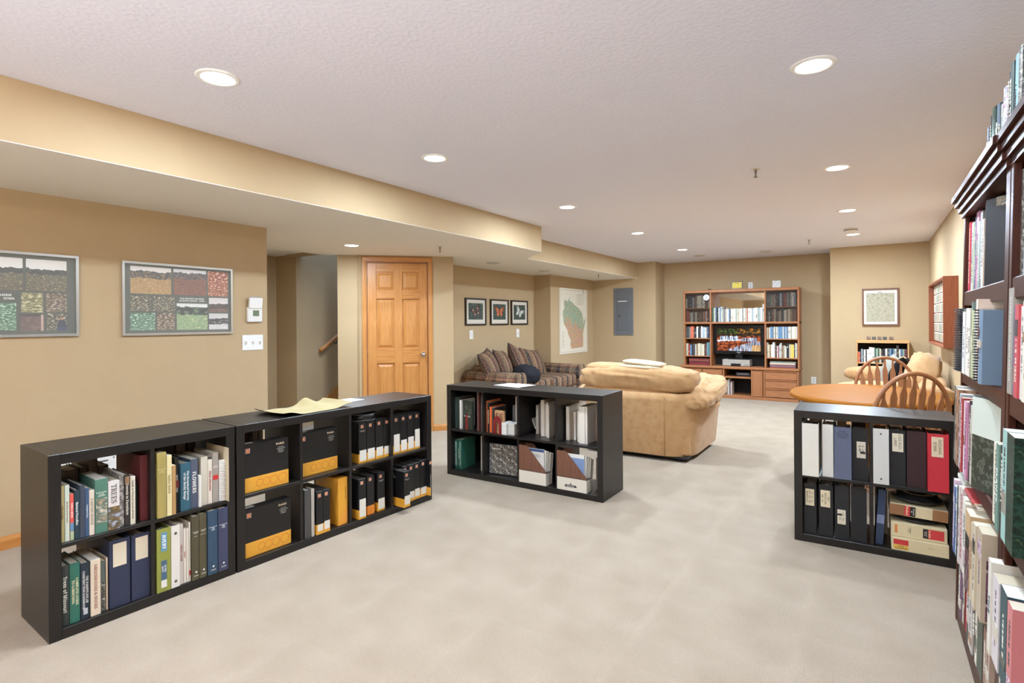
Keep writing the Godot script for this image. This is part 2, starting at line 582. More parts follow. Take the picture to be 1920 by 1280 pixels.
func ceiling_lights():
	var words := ["first", "second", "third", "fourth", "fifth"]
	var zs := [-1.347, -2.82, -4.747, -6.655, -8.6]
	for i in 5:
		lamp(Vector3(-2.475, CEIL, zs[i]), "white recessed downlight, %s along the ceiling row beside the soffit" % ["first", "second", "third", "fourth", "last"][i], [0.8, 0.98, 1.3, 1.65, 1.75][i])
	zs = [-2.74, -4.67, -6.545, -8.41]
	for i in 4:
		lamp(Vector3(-0.213, CEIL, zs[i]), "white recessed downlight, %s along the ceiling row towards the bookcase wall" % ["first", "second", "third", "last"][i], [0.85, 0.85, 1.55, 1.75][i])
	lamp(Vector3(-4.58, SOF - 0.003, -3.894), "white recessed downlight in the low soffit before the oak door", 0.95)
	added_uplighter(Vector3(-0.6, 0, 1.6), "added fill lamp out of view behind the camera, brightens the ceiling")
	lamp(Vector3(-2.475, CEIL, 0.6), "unseen white recessed downlight above the carpet behind the camera", 0.7)  # out of view, carries on the soffit row and lights the near carpet
	lamp(Vector3(-0.213, CEIL, -0.85), "unseen white recessed downlight above the tall bookcases", 0.4)  # out of view, lights the bookcase fronts
	lamp(Vector3(-0.213, CEIL, 1.1), "unseen white recessed downlight by the back wall behind the camera", 0.7)  # out of view, lights the near end of the room

func sprinkler(p: Vector3, label: String):
	var o := thing("fire_sprinkler", label, "sprinkler", Transform3D(Basis(), p), "fire sprinkler heads")
	var st := mb(true)
	lathe(st, [Vector2(0.0, -0.004), Vector2(0.03, -0.004), Vector2(0.034, 0.0)], 16)
	obj("escutcheon", st, flat("d8d4cc", 0.4, 0.5, 0.5), o)
	st = mb()
	lathe(st, [Vector2(0.0, -0.062), Vector2(0.012, -0.062), Vector2(0.016, -0.058), Vector2(0.007, -0.056), Vector2(0.006, -0.03), Vector2(0.009, -0.028), Vector2(0.009, 0.0)], 12)
	obj("sprinkler_head", st, flat("8c8478", 0.4, 0.5, 0.6), o)

func small_fittings():
	sprinkler(Vector3(-0.717, CEIL, -4.374), "brass fire sprinkler hanging from the main ceiling over the round table")
	sprinkler(Vector3(-0.733, CEIL, -8.6), "brass fire sprinkler hanging from the far ceiling before the wall unit")
	sprinkler(Vector3(-3.914, SOF, -4.535), "brass fire sprinkler under the soffit before the oak door")
	sprinkler(Vector3(-3.98, SOF, -8.785), "brass fire sprinkler under the soffit by the wall map")
	for d in [[Vector3(-2.468, CEIL, -9.561), "flat white cover disc on the ceiling before the wall unit, sofa end"], [Vector3(-1.436, CEIL, -9.63), "flat white cover disc on the ceiling above the television"],
			[Vector3(-4.365, SOF - 0.003, -6.17), "flat white cover disc under the soffit by the butterfly pictures"], [Vector3(-4.378, SOF - 0.003, -7.62), "flat white cover disc under the soffit by the wall corner"]]:
		var o := thing("ceiling_cover_disc", d[1], "cover plate", Transform3D(Basis(), d[0]), "round ceiling cover discs")
		var st := mb(true)
		lathe(st, [Vector2(0.0, -0.012), Vector2(0.085, -0.01), Vector2(0.1, -0.003), Vector2(0.1, 0.0)], 24)
		obj("disc", st, flat("c9c2ba", 0.7), o)
		st = mb()
		lathe(st, [Vector2(0.0, -0.016), Vector2(0.008, -0.016), Vector2(0.008, -0.011)], 10)
		obj("screw", st, flat("a8a198", 0.4), o)
	var sd := thing("smoke_detector", "round white smoke detector on the ceiling near the last downlight", "smoke detector", Transform3D(Basis(), Vector3(-0.22, CEIL, -7.86)))
	var st2 := mb(true)
	lathe(st2, [Vector2(0.0, -0.05), Vector2(0.04, -0.05), Vector2(0.062, -0.042), Vector2(0.072, -0.022), Vector2(0.075, 0.0)], 24)
	obj("housing", st2, flat("e4ded6", 0.6), sd)
	st2 = mb()
	lathe(st2, [Vector2(0.0735, -0.03), Vector2(0.0745, -0.028), Vector2(0.0745, -0.02), Vector2(0.0735, -0.018)], 24)
	obj("vent_slot", st2, flat("8e8880", 0.7), sd)
	# thermostat, switches, outlets
	var lw := func(z: float, y: float) -> Transform3D: return at(Vector3(-4.346, y, z), Vector3(0, 0, -1))
	var th := thing("thermostat", "white wall thermostat with flipped up cover and green grey screen", "thermostat", lw.call(-2.585, 1.355))
	var st := mb()
	span(st, Vector3(0, 0, 0), Vector3(0.13, 0.125, 0.03), 0.006)
	obj("housing", st, flat("e6e2dc", 0.5), th)
	st = mb()
	box(st, Vector3(0.065, 0.165, 0.026), Vector3(0.118, 0.09, 0.022), 0.005, Transform3D(Basis(Vector3.RIGHT, 0.12), Vector3(0, -0.004, -0.012)))
	obj("flip_cover", st, flat("ece9e4", 0.45), th)
	st = mb()
	span(st, Vector3(0.045, 0.05, 0.03), Vector3(0.098, 0.098, 0.032))
	obj("screen", st, flat("6f7d62", 0.25), th)
	st = mb()
	span(st, Vector3(0.02, 0.197, 0.028), Vector3(0.11, 0.212, 0.0315))
	obj("instruction_strip", st, flat("9a9894", 0.5), th)
	plate("light_switch", "white triple light switch plate beneath the thermostat", "light switch", lw.call(-2.55, 1.12), 0.185, 0.128, 3, true)
	var aw := func(z: float, y: float) -> Transform3D: return at(Vector3(-4.98, y, z), Vector3(0, 0, -1))
	plate("light_switch", "white single switch plate under the first butterfly picture by the door", "light switch", aw.call(-6.415, 1.095), 0.085, 0.132, 1, false)
	plate("light_switch", "white single switch plate under the third butterfly picture", "light switch", aw.call(-7.69, 1.09), 0.085, 0.14, 1, true)
	var fw := func(x: float, y: float) -> Transform3D: return off(x, y, -10.52)
	plate("power_outlet", "white outlet plate on the wall just above the wall unit", "outlet", fw.call(-1.86, 1.91), 0.075, 0.115, 2, false)
	plate("power_outlet", "white outlet plate low on the far wall beside the wall unit", "outlet", fw.call(-0.88, 0.27), 0.075, 0.115, 2, false)
	# the return grille behind the first shelf
	var gr := thing("return_air_grille", "white slotted return air grille low on the wall behind the first shelf", "air grille", lw.call(-1.24, 0.1))
	st = mb()
	span(st, Vector3(0, 0, 0), Vector3(0.41, 0.37, 0.006), 0.003)
	obj("face_plate", st, flat("e9e6e0", 0.5), gr)
	for row in 17:
		for col in 3:
			st = mb()
			box(st, Vector3(0.075 + col * 0.115, 0.035 + row * 0.018, 0.0085), Vector3(0.1, 0.006, 0.007), 0.0, Transform3D())
			obj("slat", st, flat("4a4642" if row % 2 == 0 else "dcd8d2", 0.6), gr)
	st = mb()
	lathe(st, [Vector2(0, 0.008), Vector2(0.006, 0.007), Vector2(0.006, 0.0)], 10, Transform3D(Basis(Vector3.RIGHT, PI / 2), Vector3(0.39, 0.335, 0)))
	obj("screw", st, flat("77736c", 0.4), gr)
	# the grey breaker panel
	var bp := thing("breaker_panel", "grey metal electrical breaker panel on the wall beyond the map", "breaker panel", off(-4.207, 1.078, -10.0))
	st = mb()
	span(st, Vector3(0, 0, 0), Vector3(0.393, 0.906, 0.014), 0.004)
	obj("cover", st, flat("6c6e72", 0.5), bp)
	st = mb()
	span(st, Vector3(0.075, 0.1, 0.014), Vector3(0.32, 0.7, 0.022), 0.004)
	obj("door", st, flat("676a6e", 0.5), bp)
	st = mb()
	span(st, Vector3(0.09, 0.645, 0.022), Vector3(0.275, 0.662, 0.0235))
	obj("paper_strip", st, flat("dcdad4", 0.7), bp)
	st = mb()
	span(st, Vector3(0.105, 0.35, 0.022), Vector3(0.135, 0.39, 0.03), 0.003)
	obj("latch", st, flat("3c3d40", 0.4), bp)
	for q in [[0.02, 0.02], [0.373, 0.02], [0.02, 0.886], [0.373, 0.886], [0.02, 0.45], [0.373, 0.45]]:
		st = mb()
		lathe(st, [Vector2(0, 0.018), Vector2(0.007, 0.017), Vector2(0.007, 0.012)], 10, Transform3D(Basis(Vector3.RIGHT, PI / 2), Vector3(q[0], q[1], 0)))
		obj("screw", st, flat("b9bab8", 0.3, 0.5, 0.7), bp)

func plate(called: String, label: String, cat: String, t: Transform3D, w: float, h: float, gangs: int, toggles: bool):
	var o := thing(called, label, cat, t)
	var st := mb()
	span(st, Vector3(0, 0, 0), Vector3(w, h, 0.006), 0.003)
	obj("cover_plate", st, flat("eeece8", 0.4), o)
	for i in gangs:
		st = mb()
		if called == "power_outlet":
			span(st, Vector3(w * 0.28, h * (0.16 + 0.4 * i), 0.006), Vector3(w * 0.72, h * (0.44 + 0.4 * i), 0.008), 0.001)
			obj("socket", st, flat("d6d3cd", 0.4), o)
		elif toggles:
			var x := w * (i + 0.5) / gangs
			box(st, Vector3(x, h * 0.5, 0.012), Vector3(0.009, 0.024, 0.014), 0.002)
			obj("toggle", st, flat("d9cfc4", 0.4), o)
		else:
			span(st, Vector3(w * 0.3, h * 0.2, 0.006), Vector3(w * 0.7, h * 0.8, 0.009), 0.002)
			obj("paddle", st, flat("e6e3de", 0.4), o)

func door_in_angled_wall():
	var f := at(Vector3(-5.36, 0, -4.34), Vector3(1, 0, -1))
	var d := Node3D.new()
	d.name = "door_1"
	add_child(d)
	d.transform = f
	tag(d, "six panel oak door in the angled wall", "door", "", "structure")
	var ov := wood("oak", 1)
	var oh := wood("oak", 0)
	var x0 := 0.344; var x1 := 1.067; var top := 2.075
	var st := mb()
	span(st, Vector3(x0, 0.012, -0.05), Vector3(x1, top, -0.032))
	obj("core", st, ov, d)
	var c1 := [0.453, 0.664]; var c2 := [0.763, 0.967]
	var rows := [[0.22, 0.848], [1.03, 1.635], [1.739, 1.964]]
	var zf := -0.014
	for s in [[x0, c1[0]], [c1[1], c2[0]], [c2[1], x1]]:
		st = mb()
		span(st, Vector3(s[0], 0.012, -0.05), Vector3(s[1], top, zf), 0.004)
		obj("stile", st, ov, d)
	for r in [[0.012, 0.22], [0.848, 1.03], [1.635, 1.739], [1.964, top]]:
		for c in [c1, c2]:
			st = mb()
			span(st, Vector3(c[0] - 0.003, r[0], -0.05), Vector3(c[1] + 0.003, r[1], zf - 0.0006), 0.003)
			obj("rail", st, oh, d)
	for r in rows:
		for c in [c1, c2]:
			st = mb()
			var w: float = c[1] - c[0]
			var h: float = r[1] - r[0]
			var g := 0.012
			var o := Vector3(c[0], r[0], 0)
			var q := func(e: float, z: float) -> Array: return [o + Vector3(e, e, z), o + Vector3(w - e, e, z), o + Vector3(w - e, h - e, z), o + Vector3(e, h - e, z)]
			var a: Array = q.call(g, -0.031)
			var b: Array = q.call(g + 0.03, -0.017)
			for k in 4: fan(st, [a[k], a[(k + 1) % 4], b[(k + 1) % 4], b[k]])
			fan(st, b)
			obj("door_panel", st, ov, d)
	# casing and jamb
	for s in [[0.285, 0.333], [1.078, 1.128]]:
		st = mb()
		prism(st, PackedVector2Array([Vector2(s[0], 0), Vector2(s[1], 0), Vector2(s[1], 0.012), Vector2((s[0] + s[1]) / 2, 0.018), Vector2(s[0] + 0.004, 0.016), Vector2(s[0], 0.012)]), 0.0, -2.1, Transform3D(Basis(Vector3(1, 0, 0), Vector3(0, 0, 1), Vector3(0, -1, 0)), Vector3()))
		obj("casing", st, ov, d)
	st = mb()
	span(st, Vector3(0.285, 2.092, 0.0), Vector3(1.128, 2.15, 0.017), 0.005)
	obj("casing", st, oh, d)
	for s in [[0.326, 0.342], [1.069, 1.086]]:
		st = mb()
		span(st, Vector3(s[0], 0, -0.1), Vector3(s[1], 2.092, 0.001))
		obj("jamb", st, wood("unit", 1), d)
	st = mb()
	span(st, Vector3(0.326, 2.078, -0.1), Vector3(1.086, 2.0945, 0.001))
	obj("jamb", st, wood("unit", 0), d)
	for y in [0.28, 0.98, 1.86]:
		st = mb(true)
		lathe(st, [Vector2(0, -0.045), Vector2(0.006, -0.045), Vector2(0.006, 0.045), Vector2(0, 0.045)], 10, off(0.343, y, -0.008))
		obj("hinge", st, flat("8a7a60", 0.35, 0.5, 0.8), d)
	st = mb(true)
	lathe(st, [Vector2(0.0, 0.062), Vector2(0.016, 0.06), Vector2(0.027, 0.05), Vector2(0.028, 0.038), Vector2(0.013, 0.025), Vector2(0.012, 0.008), Vector2(0.032, 0.006), Vector2(0.034, 0.0)], 20, Transform3D(Basis(Vector3.RIGHT, PI / 2), Vector3(1.013, 0.947, zf)))
	obj("knob", st, flat("c9c5bd", 0.2, 0.5, 0.95), d)

func stairwell():
	var n := 12
	var sd := thing("staircase", "carpeted stairs with oak skirt rising behind the oak door wall", "stairs", Transform3D())
	for i in n:
		var st := mb(true)
		st.set_smooth_group(-1)
		var y := 0.19 * (i + 1)
		var z := -4.86 - 0.262 * i
		span(st, Vector3(-6.17, y - 0.19, z - 0.29), Vector3(-5.34, y, z + 0.022), 0.02)
		obj("tread", st, flat("cfc7bc", 1.0, 0.1), sd)
	var st2 := mb()
	var sl := 0.19 / 0.262
	prism(st2, PackedVector2Array([Vector2(4.7, 0), Vector2(4.7, 0.26), Vector2(8.1, 0.26 + 3.4 * sl), Vector2(8.1, 3.4 * sl - 0.1)]), -6.197, -6.172, Transform3D(Basis(Vector3(0, 0, -1), Vector3(0, 1, 0), Vector3(1, 0, 0)), Vector3()))
	obj("skirt_board", st2, wood("oak", 2), sd)
	var hr := thing("handrail", "oak handrail on the stairwell wall", "handrail", Transform3D())
	st2 = mb(true)
	var a := Vector3(-6.11, 0.985, -4.66)
	tube(st2, [a, a + Vector3(0, 0.05, -0.09), a + Vector3(0, 1.75, -2.5)], 0.03, 10)
	obj("rail", st2, wood("oak", 2), hr)
	for k in 2:
		st2 = mb(true)
		var p := a + Vector3(0, 0.16 + k * 1.0, -0.29 - k * 1.42)
		tube(st2, [p + Vector3(-0.09, -0.07, 0), p + Vector3(-0.03, -0.075, 0), p + Vector3(0, -0.01, 0)], 0.008, 8)
		obj("bracket", st2, flat("5a4630", 0.4, 0.5, 0.6), hr)

# ---------------------------------------------------------------- pictures on the walls
func nz(seed_: int, freq: float) -> FastNoiseLite:
	var n := FastNoiseLite.new()
	n.seed = seed_
	n.frequency = freq
	n.fractal_octaves = 4
	return n

func paint(im: Image, r: Rect2i, p: Array, seed_: int):     # p: sky part, hill part, sky, hill, three ground colours, coarseness
	var a := nz(seed_, 0.02)
	var b := nz(seed_ + 50, p[7] * 1.3)
	var sky := Color(p[2]); var hill := Color(p[3]); var g1 := Color(p[4]); var g2 := Color(p[5]); var g3 := Color(p[6])
	for x in r.size.x:
		var line: float = p[0] + 0.06 * a.get_noise_1d(x * 2.0 + 7) + 0.02 * b.get_noise_1d(x * 1.3)
		for y in r.size.y:
			var fy := float(y) / r.size.y
			var c := Color()
			var q := b.get_noise_2d(x, y * (1.0 + fy))
			if fy < line: c = sky.lerp(Color(1, 1, 1), 0.25 * fy / maxf(p[0], 0.01)) if p[0] > 0.02 else g1
			elif fy < line + p[1]: c = hill.lerp(Color("1c1c14"), clampf(q * 1.6 + 0.25, 0, 1)).lerp(g1, clampf(-q * 1.2, 0, 0.5))
			else:
				c = g1.lerp(g2, clampf(0.5 + q * 1.5, 0, 1))
				if q > 0.16: c = c.lerp(g3, clampf((q - 0.16) * 3.0, 0, 1))
				var jig := float((x * 7919 + y * 104729 + x * y * 31) % 97) / 97.0 - 0.5
				c = c.lightened(jig * 0.3) if jig > 0 else c.darkened(-jig * 0.5)
			im.set_pixel(r.position.x + x, r.position.y + y, c)

func poster(called_label: String, t: Transform3D, w: float, h: float, photos: Array, title: String, tx: float, ty: float, tw: float, seed_: int):
	var o := thing("framed_poster", called_label, "poster", t, "framed savanna photo posters")
	var st := mb()
	frame_ring(st, w, h, 0.016, 0.0, 0.02)
	obj("frame", st, flat("c7c3bb", 0.3, 0.5, 0.75), o)
	st = mb()
	span(st, Vector3(0.004, 0.004, 0.002), Vector3(w - 0.004, h - 0.004, 0.009))
	obj("mat_board", st, flat("4c4d3a", 0.6), o)
	var k := 420.0
	for i in photos.size():
		var f: Array = photos[i]
		var pw: float = (f[1] - f[0]) * w
		var ph: float = (f[3] - f[2]) * h
		var im := Image.create(int(pw * k), int(ph * k), false, Image.FORMAT_RGB8)
		paint(im, Rect2i(0, 0, im.get_width(), im.get_height()), f[4], seed_ + i * 3)
		if f.size() > 5: f[5].call(im)
		put("photograph", sheet(pw, ph), image_mat("photo_print", im, 0.35), o, off(f[0] * w, (1.0 - f[3]) * h, 0.0095))
	letters(title, o, off(tx * w, (1.0 - ty) * h, 0.0092), 0.018, tw * w, flat("e8e4d8"))
	var gm := StandardMaterial3D.new()
	gm.resource_name = "picture_glass"
	gm.transparency = BaseMaterial3D.TRANSPARENCY_ALPHA
	gm.albedo_color = Color(1, 1, 1, 0.06)
	gm.roughness = 0.03
	gm.metallic_specular = 0.2
	st = mb()
	span(st, Vector3(0.015, 0.015, 0.0125), Vector3(w - 0.015, h - 0.015, 0.0145))
	obj("glass", st, gm, o)

const GOLD := [0.16, 0.26, "ddd2c8", "5e4a38", "c9984e", "96703a", "e6c07a", 0.06]
const RUST := [0.12, 0.24, "d9d3d0", "6b5a50", "8f4f2a", "63371e", "ab6c3c", 0.05]
const FLAME := [0.0, 0.0, "884422", "553311", "803412", "d27030", "fff0e4", 0.06]
const SCRUB := [0.0, 0.0, "555533", "333322", "39331f", "8c7a54", "e4d8b8", 0.08]
const STRAW := [0.0, 0.0, "888866", "666644", "6e6a3c", "c0b078", "f2e6b8", 0.05]
const GREEN := [0.12, 0.3, "dcdcd4", "3c4a34", "a3b884", "7e9a60", "c8cc92", 0.03]
const OAKS := [0.42, 0.34, "d6cbc4", "4a3428", "7d5238", "5f3d2a", "8a6244", 0.05]
const SNOW := [0.3, 0.36, "c9c2bc", "3a2c26", "e6e0dc", "d6cec8", "f0ece8", 0.04]
const FIELD := [0.3, 0.16, "dcd6cc", "33382a", "74623a", "3a3a24", "d0b078", 0.08]
const GRASS := [0.0, 0.0, "667755", "445533", "3c6440", "86ac86", "e4f0e0", 0.08]
const CRATE := [0.0, 0.0, "6e5240", "5a4030", "6e5242", "5e4638", "7e6250", 0.02]
const LILAC := [0.0, 0.0, "664455", "553344", "4a3424", "a8925e", "d8c0c0", 0.07]

func wall_pictures():
	var lw := func(z: float, y: float) -> Transform3D: return at(Vector3(-4.346, y, z), Vector3(0, 0, -1))
	var hiker := func(im: Image):
		var w := im.get_width(); var h := im.get_height()
		for x in w:
			for y in h:
				var u := float(x) / w; var v := float(y) / h
				if pow((u - 0.74) / 0.26, 2) + pow((v - 0.85) / 0.52, 2) < 1.0: im.set_pixel(x, y, Color("23262e") if v < 0.8 else Color("2c3550"))
				if pow((u - 0.72) / 0.1, 2) + pow((v - 0.24) / 0.13, 2) < 1.0: im.set_pixel(x, y, Color("b08060") if v > 0.2 else Color("5a4030"))
	var crate := func(im: Image):
		im.fill_rect(Rect2i(0, 0, im.get_width(), int(im.get_height() * 0.1)), Color("3a2c24"))
		im.fill_rect(Rect2i(int(im.get_width() * 0.88), 0, int(im.get_width() * 0.12), im.get_height()), Color("c0a090"))
	poster("silver framed collage poster with oak trees, beside the thermostat", lw.call(-1.682, 1.262), 0.782, 0.522, [
		[0.068, 0.41, 0.06, 0.43, GOLD], [0.43, 0.735, 0.06, 0.43, RUST], [0.752, 0.955, 0.06, 0.43, FLAME], [0.066, 0.237, 0.455, 0.665, SCRUB], [0.254, 0.44, 0.455, 0.665, SCRUB],
		[0.458, 0.747, 0.55, 0.93, GREEN], [0.762, 0.955, 0.455, 0.665, OAKS], [0.762, 0.955, 0.69, 0.93, SNOW], [0.066, 0.27, 0.69, 0.93, GRASS], [0.287, 0.44, 0.69, 0.93, LILAC]],
		"OAK-HICKORY SAVANNA\nJACKSON COUNTY   IOWA", 0.6, 0.497, 0.24, 20)
	poster("silver framed collage poster showing a hiker, partly out of the picture", lw.call(-0.655, 1.268), 0.78, 0.52, [
		[0.045, 0.42, 0.075, 0.45, FIELD], [0.44, 0.64, 0.075, 0.45, FIELD], [0.66, 0.92, 0.075, 0.45, FIELD], [0.045, 0.25, 0.5, 0.92, GRASS], [0.27, 0.6, 0.6, 0.92, GRASS], [0.63, 0.765, 0.475, 0.71, STRAW], [0.785, 0.92, 0.475, 0.7, LILAC],
		[0.625, 0.77, 0.735, 0.93, CRATE, crate], [0.79, 0.92, 0.72, 0.93, SCRUB, hiker]],
		"HILL PRAIRIE\nCOUNTY   IOWA", 0.5, 0.53, 0.18, 60)
	butterflies()
	wisconsin()
	# the framed survey print over the small bookcase
	var o := thing("framed_document", "brown framed antique survey print above the small bookcase", "picture", off(-0.138, 1.25, -9.815))
	var st := mb()
	frame_ring(st, 0.458, 0.556, 0.024, 0.0, 0.026)
	obj("frame", st, wood("walnut", 1), o)
	st = mb()
	span(st, Vector3(0.01, 0.01, 0.002), Vector3(0.448, 0.546, 0.01))
	obj("mat_board", st, flat("e2dccb", 0.8), o)
	var im := Image.create(180, 220, false, Image.FORMAT_RGB8)
	paint(im, Rect2i(0, 0, 180, 220), [0.0, 0.0, "b9b196", "b9b196", "bcb59b", "b0a98f", "9a937c", 0.03], 5)
	for k in 150:
		var y := 8 + (k % 30) * 7
		var x := R.randi_range(6, 150)
		im.fill_rect(Rect2i(x, y, R.randi_range(4, 22), 1), Color("8a846f"))
	for e in [Rect2i(0, 0, 180, 2), Rect2i(0, 218, 180, 2), Rect2i(0, 0, 2, 220), Rect2i(178, 0, 2, 220)]: im.fill_rect(e, Color("6e6854"))
	put("survey_print", sheet(0.345, 0.422), image_mat("survey_print", im, 0.7), o, off(0.056, 0.062, 0.0105))
	st = mb()
	span(st, Vector3(0.2, 0.492, 0.01), Vector3(0.25, 0.502, 0.011))
	obj("cartouche", st, flat("6e6854", 0.8), o)
	shadow_box()

var FOREWING := PackedVector2Array([Vector2(0, -6), Vector2(10, -18), Vector2(26, -30), Vector2(42, -33), Vector2(46, -26), Vector2(38, -8), Vector2(24, 4), Vector2(0, 6)])
var HINDWING := PackedVector2Array([Vector2(0, 2), Vector2(22, 4), Vector2(28, 12), Vector2(26, 24), Vector2(18, 34), Vector2(11, 30), Vector2(5, 18), Vector2(0, 16)])

func butterflies():
	var looks := [["dark brown moth", "6a4a3c", "3a2a24", "d6c8bc"], ["orange moth", "c46a40", "8a3c22", "e8b088"], ["pale green moth", "c9ccc4", "8f958e", "efefe8"]]
	var zs := [[-6.306, -6.816], [-6.933, -7.435], [-7.519, -8.029]]
	for i in 3:
		var w: float = zs[i][0] - zs[i][1]
		var o := thing("framed_butterfly_print", "black framed %s print on the wall above the striped sofa" % looks[i][0], "picture", at(Vector3(-4.98, 1.3, zs[i][0]), Vector3(0, 0, -1)), "three framed moth prints")
		var st := mb()
		frame_ring(st, w, 0.405, 0.022, 0.0, 0.025)
		obj("frame", st, flat("2a211d", 0.4), o)
		st = mb()
		span(st, Vector3(0.01, 0.01, 0.002), Vector3(w - 0.01, 0.395, 0.012))
		obj("mat_board", st, flat("d8cfc0", 0.8), o)
		var im := Image.create(120, 104, false, Image.FORMAT_RGB8)
		paint(im, Rect2i(0, 0, 120, 104), [0.0, 0.0, "222", "222", "1e2620", "3c5044", "8aa294", 0.07], 31 + i)
		var c1 := Color(looks[i][1]); var c2 := Color(looks[i][2]); var c3 := Color(looks[i][3])
		var turn: float = [0.35, 0.0, -0.5][i]
		for x in 120:
			for y in 104:
				var p := Vector2(x - 60, y - 50).rotated(turn)
				var px := absf(p.x)
				var up := Geometry2D.is_point_in_polygon(Vector2(px, p.y), FOREWING)
				var low := Geometry2D.is_point_in_polygon(Vector2(px, p.y), HINDWING)
				if up or low:
					var c := c1
					if (Vector2(px, p.y) - Vector2(20, -12)).length() < 4.0 or (Vector2(px, p.y) - Vector2(14, 18)).length() < 4.0: c = c3
					elif px > 30.0 or fmod(px + p.y * 0.5 + 100.0, 11.0) < 2.5: c = c2
					im.set_pixel(x, y, c)
				if px < 3.0 and p.y > -20 and p.y < 20: im.set_pixel(x, y, c2.darkened(0.3))
		put("print", sheet(w - 0.15, 0.245), image_mat("moth_print", im, 0.5), o, off(0.075, 0.085, 0.0125))

func wisconsin():
	var o := thing("state_map", "colourful geological wall map of a state on cream paper", "map", at(Vector3(-4.66, 0.765, -8.605), Vector3(0, 0, -1)))
	var w := 1.128; var h := 1.19
	var im := Image.create(300, 316, false, Image.FORMAT_RGB8)
	var pts := PackedVector2Array()
	for q in [[0.17, 0.17], [0.27, 0.2], [0.36, 0.13], [0.34, 0.19], [0.42, 0.2], [0.52, 0.25], [0.66, 0.29], [0.74, 0.33], [0.8, 0.37], [0.82, 0.43], [0.86, 0.49], [0.83, 0.56], [0.92, 0.46], [0.94, 0.42], [0.93, 0.5], [0.88, 0.6], [0.83, 0.71], [0.84, 0.83], [0.82, 0.92],
			[0.4, 0.93], [0.36, 0.86], [0.38, 0.8], [0.3, 0.72], [0.25, 0.63], [0.14, 0.54], [0.12, 0.46], [0.1, 0.36], [0.16, 0.31], [0.15, 0.22]]: pts.append(Vector2(q[0], q[1]))
	var a := nz(4, 0.022); var b := nz(8, 0.07)
	var top := [Color("8aa892"), Color("a9bca0"), Color("7d9c90"), Color("c6caa6"), Color("6f8c80"), Color("c9b487")]
	var low := [Color("d0a064"), Color("cf9488"), Color("d8b878"), Color("bc8a78"), Color("d3a4a6"), Color("bc9660"), Color("a8b094")]
	for x in 300:
		for y in 316:
			var u := x / 300.0; var v := y / 316.0
			var q := a.get_noise_2d(x, y) + 0.45 * b.get_noise_2d(x, y)
			if u < 0.02 or u > 0.98 or v < 0.02 or v > 0.98: im.set_pixel(x, y, Color("e6dfcf"))
			elif u < 0.027 or u > 0.973 or v < 0.027 or v > 0.973: im.set_pixel(x, y, Color("b8ac98"))
			elif Geometry2D.is_point_in_polygon(Vector2(u, v), pts):
				var bands := top if v - 0.25 * u + q * 0.12 < 0.43 else low
				im.set_pixel(x, y, bands[int(clampf((q + 0.7) * 7.0, 0, 40)) % bands.size()].lerp(Color("8a7a58"), clampf(b.get_noise_2d(x * 3, y * 3) * 0.8, 0, 0.5)))
			else: im.set_pixel(x, y, Color("e2d9c6"))
	for k in 14: im.fill_rect(Rect2i(190 - (k % 3) * 12, 24 + k * 4, 60 + (k % 4) * 9, 1), Color("a89c86"))
	for k in 20: im.fill_rect(Rect2i(20, 210 + k * 4, 34 - (k % 5) * 4, 1), Color("a89c86"))
	put("map_sheet", sheet(w, h), image_mat("map_print", im, 0.7), o, off(0, 0, 0.006))
	var st := mb()
	span(st, Vector3(0, 0, 0.001), Vector3(w, h, 0.005))
	obj("backing", st, flat("ded6c4", 0.8), o)
	st = mb()
	box(st, Vector3(0.96, h - 0.04, 0.008), Vector3(0.006, 0.09, 0.003), 0.0, Transform3D())
	obj("pin_tape", st, flat("6a5a48", 0.6), o)

func shadow_box():
	# an open fronted cherry display box of labelled cards, hung on the far part of the bookcase wall
	var o := thing("shadow_box", "reddish wooden shadow box of small labelled cards on the wall by the beige sofa", "shadow box", at(Vector3(0.672, 1.06, -8.24), Vector3(0, 0, 1)))
	var w := 1.62; var h := 0.69; var d := 0.115
	var rw := wood("redwood", 1); var rh := wood("redwood", 0)
	for q in [[Vector3(0, 0, 0), Vector3(0.018, h, d), rw, "side_panel"], [Vector3(w - 0.018, 0, 0), Vector3(w, h, d), rw, "side_panel"], [Vector3(0.018, 0, 0), Vector3(w - 0.018, 0.018, d), rh, "bottom_panel"], [Vector3(0.018, h - 0.018, 0), Vector3(w - 0.018, h, d), rh, "top_panel"], [Vector3(0.01, 0.01, 0), Vector3(w - 0.01, h - 0.01, 0.05), rw, "back_panel"]]:
		var st := mb()
		span(st, q[0], q[1], 0.002)
		obj(q[3], st, q[2], o)
	for r in 6:
		for c in 11:
			var st := mb()
			var x := 0.05 + c * 0.139
			var y := 0.035 + r * 0.107
			span(st, Vector3(x, y, 0.05), Vector3(x + 0.128, y + 0.096, 0.066), 0.004)
			obj("card_tray", st, flat("e6e2d8", 0.6), o)
			st = mb()
			span(st, Vector3(x + 0.01, y + 0.008, 0.066), Vector3(x + 0.118, y + 0.088, 0.0675))
			obj("specimen_card", st, flat(["a39c86", "b8b09c", "8f8a76", "a8927c", "959a8c"][(c * 3 + r * 2) % 5], 0.4), o)

# ---------------------------------------------------------------- books
var leaf_mats := []
func page_mat(i: int) -> Material:
	return flat(["e3dac6", "d8cdb6", "ece6d8", "cfc2a8"][i % 4], 0.9, 0.2)

func arc(w: float, bulge: float, off := 0.0, n := 5) -> Array:
	var a := []
	for i in n + 1:
		var u := float(i) / n
		a.append(Vector2(u * w, bulge * sin(PI * u) + off))
	return a

